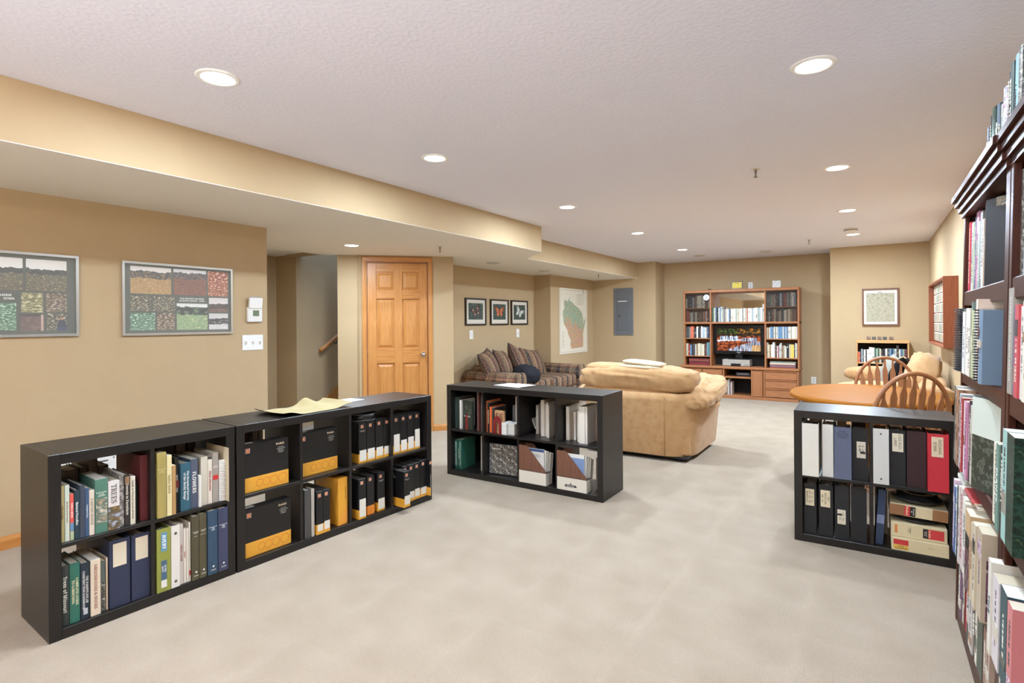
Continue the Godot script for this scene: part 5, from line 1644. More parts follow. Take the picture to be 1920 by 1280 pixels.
	row(f, -1.912, 1.322, 0.07, "w:22:232 g:14:230 w:24:236 c:22:233 o:10:230 w:28:234 w:22:230 s:16:228 w:24:236 w:26:240 l:16:232 s:20:238 w:22:242 w:26:300", "long mirror shelf, inner half", g, 0.16, 0.385)
	row(f, -1.494, 1.572, 0.04, "g:18:185 d:18:200 e:16:190 g:18:205 t:16:185 g:18:205 z:18:200 k:20:222 d:18:215 s:20:220 z:14:210 m:20:225 r:14:215 z:16:220 g:20:225 d:18:218 i:18:228 w:16:225 g:22:220 d:16:220", "top glazed shelf at the outlet side", g, 0.16, 0.455)
	row(f, -1.494, 1.322, 0.04, "d:30:190 w:10:170 k:24:205 z:22:205 t:18:210 c:12:205 d:18:190 d:14:180 t:16:175 i:18:180 k:36:215 c:16:190 c:18:196 t:20:200 c:22:205 t:26:212 z:40:205 r:14:200", "lower glazed shelf at the outlet side", g, 0.16, 0.45)
	row(f, -1.494, 1.038, 0.03, "c:18:185 t:14:182 w:16:186 b:18:200 b:16:195 g:12:190 w:16:200 d:10:195 w:18:196 s:14:198 b:18:200 b:20:198 b:16:202 w:16:198 b:18:200 s:14:197 b:18:195 w:16:199 w:18:200 i:14:195 w:18:198 w:18:202 c:16:200 w:18:200", "third shelf at the drawer side", g, 0.16, 0.462)
	row(f, -1.494, 0.722, 0.03, "i:18:250 c:18:215 t:16:205 w:22:215 w:24:255 g:10:230 m:18:185 w:12:195 r:14:190 s:14:215 w:18:245 t:22:190 i:20:205 w:18:190 k:30:240 c:22:225 y:38:220 d:14:220 w:16:245 c:12:240", "fourth shelf at the drawer side", g, 0.16, 0.462)
	row(f, -2.165, 0.055, 0.06, "g:18:245 z:12:250 i:20:255 w:14:270 d:16:240 p:12:230 w:12:225", "open bay under the television", g, 0.2)
	pile(f, -2.79, 0.55, 0.03, "7a3230:26:red_and_cream_albums 8c2c34:30:red_albums 5c3430:22:brown_red_albums 9a4a40:28:pale_red_albums 6a2a2c:24:wine_red_albums", 0.36, 0.22, "the counter, sofa side", "flat albums in the wall unit")
	pile(f, -1.45, 0.55, 0.03, "8a4a40:24:red_magazines 7a6a80:18:violet_magazines 9a5a48:20:rusty_magazines d8d2c0:22:cream_magazines 8c9080:26:greenish_magazines", 0.38, 0.22, "the counter, drawer side", "flat magazines in the wall unit")
	# television
	var tv := thing("television", "black flat television showing a waterfall between autumn trees", "television", f * off(-1.952, 0.0, -0.13))
	var st := mb()
	span(st, Vector3(-0.43, 0.752, -0.06), Vector3(0.43, 1.275, 0.0), 0.012)
	obj("casing", st, flat("0c0c10", 0.2), tv)
	var im := tv_picture()
	put("screen", sheet(0.71, 0.39), image_mat("television_screen", im, 0.2, 0.45), tv, off(-0.361, 0.815, 0.0008))
	letters("SAMSUNG", tv, off(0, 0.794, 0.0006), 0.012, 0.075, flat("b8b8bc"))
	st = mb(true)
	lathe(st, [Vector2(0.012, 0.0), Vector2(0.016, 0.002), Vector2(0.012, 0.003)], 20, Transform3D(Basis(Vector3.RIGHT, PI / 2), Vector3(0, 0.77, 0.0)))
	obj("power_ring", st, flat("8c9098", 0.3), tv)
	st = mb()
	span(st, Vector3(-0.06, 0.69, -0.045), Vector3(0.06, 0.76, -0.02), 0.004)
	span(st, Vector3(-0.17, 0.671, -0.12), Vector3(0.17, 0.692, 0.06), 0.008)
	obj("stand", st, flat("0e0e12", 0.25), tv)
	var dv := thing("disc_player", "silver disc player under the television on the counter", "disc player", f * off(-2.211, 0.551, -0.36))
	st = mb()
	span(st, Vector3(0, 0.006, 0), Vector3(0.445, 0.118, 0.3), 0.004)
	obj("housing", st, flat("b8b4ac", 0.35, 0.5, 0.4), dv)
	st = mb()
	span(st, Vector3(0.14, 0.008, 0.3), Vector3(0.3, 0.05, 0.302))
	obj("display_strip", st, flat("1c1c20", 0.2), dv)
	for k in 4:
		st = mb()
		span(st, Vector3(0.36 + k * 0.018, 0.024, 0.3), Vector3(0.372 + k * 0.018, 0.034, 0.3035), 0.001)
		obj("button", st, flat("2e2e32", 0.4), dv)
	st = mb()
	span(st, Vector3(0.0, 0.075, 0.3), Vector3(0.445, 0.078, 0.3012))
	obj("seam_line", st, flat("8a8680", 0.4), dv)
	var rc := thing("receiver", "black audio receiver in the open bay under the counter", "receiver", f * off(-2.0, 0.378, -0.36))
	st = mb()
	span(st, Vector3(0, 0.006, 0), Vector3(0.24, 0.07, 0.24), 0.003)
	obj("housing", st, flat("2a2b30", 0.35), rc)
	st = mb()
	span(st, Vector3(0.02, 0.03, 0.24), Vector3(0.2, 0.05, 0.242))
	obj("display_strip", st, flat("8a8e98", 0.25), rc)
	for k in 3:
		st = mb(true)
		lathe(st, [Vector2(0, 0.008), Vector2(0.006, 0.007), Vector2(0.006, 0.0)], 10, Transform3D(Basis(Vector3.RIGHT, PI / 2), Vector3(0.03 + k * 0.02, 0.018, 0.24)))
		obj("knob", st, flat("7a7a7e", 0.3, 0.5, 0.6), rc)
	# what stands on top or is stuck on
	var sg := thing("framed_sign", "small black framed yellow certificate standing on the wall unit", "sign", f * Transform3D(Basis(Vector3.RIGHT, -0.12), Vector3(-2.06, 1.888, -0.1)))
	st = mb()
	frame_ring(st, 0.182, 0.135, 0.012, 0.0, 0.014)
	obj("frame", st, flat("2a241c", 0.4), sg)
	st = mb()
	span(st, Vector3(0.008, 0.008, 0.001), Vector3(0.174, 0.127, 0.007))
	obj("yellow_sheet", st, flat("dcc44a", 0.6), sg)
	letters("Family", sg, off(0.091, 0.1, 0.0075), 0.022, 0.12, flat("4a3c1c"), "Droid Serif")
	letters("ALWAYS WELCOME HERE", sg, off(0.091, 0.024, 0.0075), 0.01, 0.14, flat("4a3c1c"))
	var cd := thing("domino_plaque", "small white plaque dotted with black marks on the wall unit", "plaque", f * Transform3D(Basis(Vector3.RIGHT, -0.1), Vector3(-1.408, 1.888, -0.1)))
	st = mb()
	span(st, Vector3(0, 0, 0), Vector3(0.124, 0.12, 0.012), 0.002)
	obj("plaque", st, flat("dcdcd8", 0.5), cd)
	for r in 6:
		for c in 6:
			if (r * 5 + c * 3) % 4 == 1: continue
			st = mb()
			box(st, Vector3(0.012 + c * 0.02, 0.01 + r * 0.02, 0.0125), Vector3(0.011 if (r + c) % 2 else 0.007, 0.008, 0.001))
			obj("mark", st, flat("3a3c42", 0.6), cd)
	var sk := thing("round_sticker", "round white and violet sticker on the glass by the top shelf", "sticker", f * off(-2.463, 1.757, -0.0016))
	st = mb()
	lathe(st, [Vector2(0.052, 0.0), Vector2(0.052, 0.0012), Vector2(0.0, 0.0014)], 28, Transform3D(Basis(Vector3.RIGHT, PI / 2), Vector3()))
	obj("disc", st, flat("dcd6e0", 0.5), sk)
	letters("STOP\nTHE\nWAR", sk, off(0, 0, 0.0016), 0.02, 0.08, flat("5a4a80"))
	var fig := thing("small_stone", "small dark stone lying on top of the wall unit", "stone", f * off(-2.43, 1.886, -0.1))
	st = mb(true)
	puff(st, Vector3(0.06, 0.024, 0.04), 0.9, 0.9, off(0, 0.011, 0), 0.006, 4, 8, 12)
	obj("stone", st, flat("4a3428", 0.6), fig)

func tv_picture() -> Image:
	var im := Image.create(284, 156, false, Image.FORMAT_RGB8)
	var a := nz(3, 0.03); var b := nz(9, 0.012); var c := nz(12, 0.09)
	for x in 284:
		for y in 156:
			var u := x / 284.0; var v := y / 156.0
			var q := a.get_noise_2d(x, y * 1.6); var k := c.get_noise_2d(x, y)
			var streak := c.get_noise_2d(x * 1.6, y * 0.12)
			var col := Color("10120a")
			var lip := 0.34 + 0.04 * b.get_noise_1d(x * 2.0)
			var rock := Color("3c160c").lerp(Color("9a4a24"), clampf(0.45 + q * 1.4 + k * 0.4, 0, 1))
			var water := Color("35445e").lerp(Color("dde5ef"), clampf(0.35 + streak * 1.4, 0, 1))
			if v < 0.25: col = Color("12140a").lerp(Color("a8641a") if u > 0.45 + 0.2 * q else Color("42591c"), clampf(0.2 + q * 1.5 + k * 0.9, 0, 1))
			elif v < lip: col = Color("160d08").lerp(Color("5c311a"), clampf(0.2 + q * 1.6 + k * 0.5, 0, 1))
			else:
				col = rock
				var foot := lip + 0.16 + 0.03 * k
				if u > 0.07 and u < 0.5 and v < foot: col = water if streak > -0.2 else rock.darkened(0.5)
				elif u < 0.56 and v >= foot and v < foot + 0.07 - 0.05 * u: col = water.lerp(Color("e4e9f0"), 0.5)
				elif u > 0.57 and u < 0.92 and v > 0.41 and v < 0.57 + 0.03 * k: col = water if streak > -0.1 else rock.darkened(0.4)
				elif u > 0.26 and v > 1.08 - 0.62 * u + 0.05 * k and v > 0.57 and v < 1.3 - 0.35 * absf(u - 0.5): col = water.darkened(0.12) if streak > -0.22 else rock
				if u > 0.8 and v > 0.74: col = col.lerp(Color("c08838"), 0.6)
			im.set_pixel(x, y, col)
	return im

# ---------------------------------------------------------------- the tall cherry bookcases along the wall
func tall_bookcases():
	var lean := Basis(Vector3.BACK, -0.0235)
	var frames := []
	for k in 2:
		var t := Transform3D(lean, Vector3(0.30, 0, -3.15 + 1.0 * k)) * at(Vector3(), Vector3(0, 0, 1))
		frames.append(t)
		var o := thing("tall_bookcase", ["tall dark cherry bookcase standing past the binder shelf", "tall dark cherry bookcase cut by the picture edge"][k], "bookcase", t, "tall cherry bookcases")
		var v := wood("cherry", 1); var h := wood("cherry", 0)
		var W := 0.99
		var D := 0.3
		for x in [0.0, W - 0.022]: panel(o, "side_panel", Vector3(x, 0, -D), Vector3(x + 0.022, 1.8, -0.02), v)
		panel(o, "stile", Vector3(0, 0.0, -0.02), Vector3(0.036, 1.8, 0), v)
		panel(o, "stile", Vector3(W - 0.062, 0.0, -0.02), Vector3(W, 1.8, 0), v)
		panel(o, "back_panel", Vector3(0.022, 0.02, -D), Vector3(W - 0.022, 1.8, -D + 0.008), v)
		panel(o, "top_panel", Vector3(-0.004, 1.79, -D), Vector3(W + 0.004, 1.812, 0.002), h)
		panel(o, "kick_board", Vector3(0.036, 0, -0.03), Vector3(W - 0.062, 0.07, -0.003), h)
		for y in [0.085, 0.345, 0.735, 1.118, 1.455]:
			panel(o, "shelf_board", Vector3(0.022, y - 0.022, -D + 0.008), Vector3(W - 0.022, y, -0.012), h)
			panel(o, "shelf_lip", Vector3(0.036, y - 0.062, -0.02), Vector3(W - 0.062, y + 0.002, -0.002), h, 0.005)
		var yy := [1.785, 1.808, 1.834, 1.858, 1.885]
		for i in 4:
			var e := 0.006 + 0.011 * i - (0.008 if k == 1 else 0.0)
			var st := mb()
			prism(st, PackedVector2Array([Vector2(-e if k == 0 else 0.0, yy[i]), Vector2(W + e * 0.12, yy[i]), Vector2(W + e * 0.12 + 0.001, yy[i + 1] - 0.005), Vector2(-e - 0.006 if k == 0 else 0.0, yy[i + 1] - 0.005)]), -D, e + 0.004)
			span(st, Vector3(-e + 0.004 if k == 0 else 0.002, yy[i + 1] - 0.006, -D), Vector3(W - 0.001, yy[i + 1], e), 0.0)
			obj("cornice_moulding", st, h, o)
	var f: Transform3D = frames[0]
	var g := "books in the tall cherry bookcases"
	var S := func(z0: float) -> float: return (3.15 - z0) * 1000.0
	# on top
	stack_row(f, 1.886, 0.06, 26, ["70,20,205,p @petals||fff|pink and violet jacketed book standing at the outer edge", "92,16,262,p 8e9aa8||fff|pale blue spined book", "110,12,262,h 2a2a2e|||thin black book", "124,44,295,h 2e2822|NATURAL GOV|d8d0b8|tall dark brown book with NATURAL in gold letters", "170,26,232,h 2c5a4c||d8d0b8|green clothbound book", "200,74,300,h @fern||fff|thick dark green photo jacketed book", "276,16,205,p d6d0c4||fff|low white book", "294,50,288,h 4c5660||fff|grey blue hardback", "348,22,262,p d8d0bc||fff|cream paperback", "372,18,268,h 2a2a28||fff|narrow black book", "392,24,262,p b8c4c0||fff|pale grey green paperback",
		"420,64,305,h @petals||fff|tall flower jacketed book", "488,28,285,p e2d6c0||fff|cream book with orange foot", "520,40,330,h 2c3034||fff|black tall book", "564,46,345,h 38453c|BIRDS OF PREY|d8d4c8|tall green grey book titled BIRDS", "614,60,350,h 7a98a8||fff|tall light blue book", "680,50,352,h @rocks||fff|tall stone jacketed book", "736,60,340,h 8a9a8c||fff|broad sage green book", "800,50,330,h 4a3a34||fff|broad brown book"], " on top of the bookcase", g, 0.2)
	stack_row(f, 1.457, 0.012, 0, ["40,44,300,p c8424a|AMERICAN PLANTS|f0d8c0|red and pink paperback first at the wall end", "88,34,290,p 8a9ab8||fff|pale violet blue paperback", "126,40,288,p c9cfb4||fff|pale yellow green paperback", "170,22,306,p 4c5a78||fff|thin blue paperback", "196,66,318,p b87a96||e0c8d0|thick pink book", "266,50,270,p 8ca094|GARDEN PLANTS|e8e4dc|sage green book with white letters", "320,56,300,p 6c6c66|FLOWERS OF THE COAST|e8e4dc|grey book with white upright letters", "380,44,262,p d8d0c0||fff|cream book", "428,24,306,p c07a3c||fff|orange brown book", "456,26,312,h 2c2624|BIRDS|c8c0b0|narrow black book with gold print"], ", top shelf of the bookcase", g, 0.22)
	var fo := thing("hardback_book", "large black hardback turned face out on the top shelf of the bookcase", "book", f * Transform3D(Basis(Vector3.UP, 0.5), Vector3(0.5, 1.457, -0.008)), g)
	var st := mb()
	span(st, Vector3(0, 0.0, -0.04), Vector3(0.3, 0.318, 0.0), 0.002)
	obj("cover", st, flat("16171b", 0.35), fo)
	st = mb()
	span(st, Vector3(0.05, 0.285, 0.0), Vector3(0.3, 0.318, 0.0008))
	obj("cover_picture", st, print_mat("birds"), fo)
	letters("THE", fo, off(0.23, 0.045, 0.0006), 0.02, 0.06, flat("c8c8c4"))
	stack_row(f, 1.12, -0.03, 0, ["160,52,262,s 4c6a5a||3a3c3c|first coil bound notebook by the end, green cover", "216,44,258,s 6a5a62||2c2c2e|second coil bound notebook, plum cover", "262,36,256,s 8a948c||262628|third coil bound notebook, dark cover", "302,74,245,p dcdcd8||fff|white binder like book with dark picture label", "380,70,258,p e4dcd0||fff|thick cream book with maroon blocks", "454,44,250,p ddd6c6||fff|cream paperback", "500,28,280,p 6c8078||fff|taller grey green book", "530,60,250,p b9bc8c||fff|olive cream book", "594,50,258,h 2c5058|PRAIRIE PLANTS|d4e0e0|teal book with white letters", "648,40,285,p dcc9ba||fff|pinkish cream book", "690,34,250,s c8c0b8||1e1e20|coil bound notebook with black cover", "728,70,246,h 6c8298||b8c8d4|thick slate blue book"], ", second shelf of the bookcase", g, 0.2)
	stack_row(f, 0.737, -0.035, 0, ["135,50,315,p @moss||fff|mottled dark green book at the wall end", "188,26,320,p d8d8d4||fff|white narrow book", "216,78,312,p @autumn||fff|broad rusty picture book", "298,50,300,p a8b0b8||fff|silver paperback with flowers", "350,44,290,p a83a3c|SEED PROPAGATION|e8d8d0|red book with upright white letters", "398,64,282,p d8ccd0||fff|white book with dark red flower", "466,56,290,p c88aa8|WISCONSIN WEEDS|6a3a50|pink book", "526,24,300,p 4a3038||fff|thin plum book", "554,40,285,p b8b4a8||fff|grey cream book"], ", third shelf of the bookcase", g, 0.22)
	fo = thing("hardback_book", "large leafy photo jacketed book facing out on the third shelf", "book", f * Transform3D(Basis(Vector3.UP, 0.35), Vector3(0.605, 0.737, 0.028)), g)
	st = mb()
	span(st, Vector3(0, 0.0, -0.04), Vector3(0.27, 0.325, 0.0), 0.002)
	obj("cover", st, print_mat("moss"), fo)
	st = mb()
	span(st, Vector3(0.001, 0.19, 0.0), Vector3(0.265, 0.323, 0.0012))
	obj("pale_title_panel", st, flat("cdd4c8", 0.4), fo)
	stack_row(f, 0.347, -0.03, 0, ["95,44,298,p d2b4c4||fff|pink speckled book at the wall end", "142,40,280,p 5a6a9c|SHAKESPEARE|d8d8e0|violet blue book", "185,34,285,p 9ab0c0||fff|pale blue book", "222,50,300,h 26282c|THE PRAIRIE WORLD|d8d4c4|black book with upright white letters", "276,36,312,p d8d0c8||fff|cream book with small tree", "316,56,320,p d6c4c0|WILDFLOWERS|a04a50|cream book titled WILDFLOWERS in red", "378,60,295,p e2ddd0||fff|broad white book", "442,40,290,p d8d2c4||fff|cream book with picture strip", "486,20,280,p c8a070||fff|thin tan book", "510,112,285,p c4a47c||fff|thick tan book with grape picture", "626,40,270,p c8b498||fff|beige book beside the grapes", "670,60,285,p ccbfa4||fff|broad beige book", "734,90,290,p b8a890||fff|very broad beige book"], ", fourth shelf of the bookcase", g, 0.2)
	var gp: Node3D = last_named["thick tan book with grape picture"]
	band(gp, 0.111, 0.0, 0.2, "@grapes", "cover_picture", 0.1, 0.95)
	panel(last_named["very broad beige book"], "cover_picture", Vector3(0.0884, 0.006, -0.185), Vector3(0.0894, 0.205, -0.012), print_mat("grapes"), 0.0)
	stack_row(f, 0.087, -0.005, 0, ["60,60,245,p @night||fff|dark photo jacketed book at the end", "124,34,235,p dcdcd0||fff|white green book", "160,66,236,h 6a4a62||fff|plum coloured book", "230,40,220,p c8c4b4||fff|pale beige book", "274,26,215,p 7a4438||fff|reddish brown book", "304,60,212,p b8384a||fff|crimson picture book", "368,50,214,p 2a4a40||fff|dark green book", "422,90,220,p c4bcb4||fff|broad pale grey book", "516,30,222,h 3a3632||fff|narrow charcoal book", "550,44,200,p dad4c6||fff|cream book", "598,110,206,p @fern||fff|broad fern jacketed book", "712,60,210,p 8a6a5a||fff|brown book", "776,70,214,p b09a88||fff|tan book"], ", lowest shelf of the bookcase", g, 0.2)
	pile(f, 0.1, 0.655, -0.02, "d8d4ca:18:white_picture_cards a8b0a8:12:grey_green_booklets", 0.2, 0.16, "the fourth shelf books", "flat booklets in the tall bookcases")
	pile(f, 0.36, 0.648, -0.02, "e0dcd4:16:white_journals b03a3a:10:red_edged_journals", 0.22, 0.17, "the wildflower books", "flat booklets in the tall bookcases")
	f = frames[1]
	stack_row(f, 1.886, 0.06, 0, ["0,70,350,h 9ab4c4||fff|pale blue tall book first along", "74,60,340,h 4a5a44||fff|moss green tall book"], " on top of the second bookcase", g, 0.2)
	stack_row(f, 1.457, 0.012, 0, ["24,42,305,p @rocks||fff|grey photo jacketed book first along", "68,26,240,p b0b4c0||fff|low silver book", "96,110,300,h 4c8088|VINYARD PLANTS|d8e4e4|broad teal book with white letters", "210,80,300,h 3a4a58||fff|broad slate book"], ", top shelf of the second bookcase", g, 0.22)
	stack_row(f, 1.12, -0.006, 0, ["10,64,305,p 9a9488|ALPINE PLANTS OF SOUTH AMERICA|eceae4|grey beige book titled ALPINE PLANTS", "78,40,250,p 4a5a98||fff|violet blue flowered book", "120,44,255,p c04a50||f0d8d0|red titled book", "168,46,250,p dcd2d0||fff|pale pink book", "218,70,262,p e0dcc8||fff|broad cream book"], ", second shelf of the second bookcase", g, 0.22)
	stack_row(f, 0.737, -0.03, 0, ["2,70,235,p ded8c4|LEGENDS OF TREES|8a8470|cream paperback with upright grey letters", "76,40,245,p 6a8a7c|PLANTS|e0e4dc|sage green marbled book", "120,34,248,p 2c2624||fff|dark narrow book", "158,60,300,p 9ac0b8||fff|pale turquoise flowered book", "222,90,300,p @fern||fff|broad fern jacketed book"], ", third shelf of the second bookcase", g, 0.22)
	stack_row(f, 0.347, -0.03, 0, ["-8,46,275,p d8d4c8|THE|2c4a54|white book with a teal title box", "42,90,250,p d0c8c8||fff|broad lilac white book", "136,90,255,p 2c4a50||fff|broad dark teal picture book", "230,60,250,p c87a7a||fff|rosy book"], ", fourth shelf of the second bookcase", g, 0.22)
	stack_row(f, 0.087, -0.01, 0, ["10,50,200,p c8c4bc||fff|pale grey book first along", "64,80,220,h 3a5a60||fff|dark teal book", "148,70,215,p b03a3c||fff|red book"], ", lowest shelf of the second bookcase", g, 0.22)

func scribble(o: Node3D, w: float, h: float, hex: String):      # the illegible upright lettering of a spine
	var st := mb()
	var y := h * (0.9 - 0.2 * R.randf())
	var stop := h * (0.12 + 0.3 * R.randf())
	var k := minf(0.016, w * 0.42)
	var x0 := w * 0.5
	while y > stop:
		var l := k * (0.25 + 0.5 * R.randf())
		if R.randf() < 0.84:
			box(st, Vector3(x0, y, 0.0), Vector3(k * (0.7 + 0.3 * R.randf()), l * 0.5, 0.0126 if o.name.begins_with("hard") else 0.0014))
			if R.randf() < 0.6: box(st, Vector3(x0 + k * (R.randf() - 0.5) * 0.8, y - l * 0.5, 0.0), Vector3(k * 0.22, l * 0.6, 0.0126 if o.name.begins_with("hard") else 0.0014))
		y -= l
	obj("lettering", st, flat("e6e0d2" if Color(hex).get_luminance() < 0.45 else ["4a4440", "6a3a34", "3c4a44", "5a4a60"][R.randi() % 4]), o)

var last_named := {}
func stack_row(f: Transform3D, y: float, back: float, _n: int, lines: Array, place: String, group: String, depth: float):
	for line in lines:
		var p: PackedStringArray = line.split("|")
		var c := p[0].split(",")
		var q := p[0].split_floats(",")
		var kc := c[3].split(" ")
		var o := book(f * off(q[0] * 0.001, y, -back - R.randf() * 0.008), q[1] * 0.001 - 0.0015, q[2] * 0.001, depth, kc[1], kc[0], p[1], p[2] if p[2] else "e6e6e2", p[3] + place, group)
		last_named[p[3]] = o
		if p[1] == "" and kc[0] != "s" and not kc[1].begins_with("@"): scribble(o, q[1] * 0.001 - 0.0015, q[2] * 0.001, kc[1])
		if p[1] == "" and kc[0] != "s" and R.randf() < 0.55 and not kc[1].begins_with("@"):
			var w := q[1] * 0.001 - 0.0015
			var u := 0.1 + 0.6 * R.randf()
			band(o, w, q[2] * 0.001 * u, q[2] * 0.001 * (u + 0.08 + 0.14 * R.randf()), ["@petals", "@moss", "8a8478", "4a3a34", "@autumn", "c8c0b0"][R.randi() % 6], "spine_print", 0.1, 0.9, 0.0012 if kc[0] == "p" else 0.006)

func small_bookcase():
	var f := off(-0.21, 0, -9.56)
	var o := thing("small_bookcase", "light wood low bookcase in the corner under the framed survey print", "bookcase", f)
	var v := wood("ash", 1); var h := wood("ash", 0)
	var W := 0.635
	panel(o, "top_panel", Vector3(-0.005, 1.0, -0.25), Vector3(W + 0.005, 1.045, 0.005), h)
	for x in [0.0, W - 0.018]: panel(o, "side_panel", Vector3(x, 0, -0.25), Vector3(x + 0.018, 1.0, 0.0), v)
	panel(o, "back_panel", Vector3(0.018, 0.03, -0.25), Vector3(W - 0.018, 1.0, -0.24), flat("2a1c16", 0.8))
	for y in [0.06, 0.39, 0.715]: panel(o, "shelf_board", Vector3(0.018, y - 0.018, -0.24), Vector3(W - 0.018, y, -0.004), h)
	var g := "books in the light wood bookcase"
	row(f, 0.02, 0.715, 0.02, "o:22:150 k:10:190 s:16:195 k:8:180 w:18:185 k:12:185 w:20:190 w:26:222 w:26:220 e:16:210 l:16:205 e:14:212 c:16:205 d:14:190 k:24:200 w:18:205 d:20:205 b:18:208 n:16:205 a:16:208 w:14:205 d:22:255 w:14:200 b:20:205 l:16:200 m:24:198", "upper shelf of the light wood bookcase", g, 0.15, 0.592, "corner")
	row(f, 0.02, 0.39, 0.02, "k:26:200 r:22:190 d:24:210 z:26:205 c:20:200 n:30:205 k:26:215 g:24:210 e:26:200", "lower shelf of the light wood bookcase", g, 0.15, 0.5, "corner")
	var words := ["first from the wall corner", "second from the wall corner", "middle one", "fourth from the wall corner", "set apart towards the sofa"]
	for i in 5:
		var t := thing("small_tile", "small dark picture tile on the light wood bookcase, %s" % words[i], "tile", f * Transform3D(Basis(Vector3.RIGHT, -0.15), Vector3([0.13, 0.195, 0.262, 0.326, 0.405][i], 1.0455, -0.08)), "little picture tiles")
		var st := mb()
		span(st, Vector3(0, 0, 0), Vector3(0.05, 0.046, 0.007), 0.001)
		obj("tile", st, flat("4c463c", 0.5), t)
		st = mb()
		span(st, Vector3(0.008, 0.008, 0.007), Vector3(0.042, 0.038, 0.008))
		obj("tile_picture", st, print_mat("moss" if i % 2 else "autumn"), t)

# ---------------------------------------------------------------- upholstery
func suede() -> StandardMaterial3D:
	if not cache.has("suede"):
		var m := grained("tan_suede", noise_tex(0.02, ["ac8459", "b88f63", "c09a6e", "b1895e"], 256, 4), Vector3(1.6, 1.6, 1.6), 0.85, 0.2)
		m.rim_enabled = true
		m.rim = 0.35
		m.rim_tint = 0.6
		cache["suede"] = m
	return cache["suede"]

func loft(st: SurfaceTool, lower: Array, upper: Array):
	var n := lower.size()
	for i in n:
		var j := (i + 1) % n
		fan(st, [lower[i], lower[j], upper[j], upper[i]])

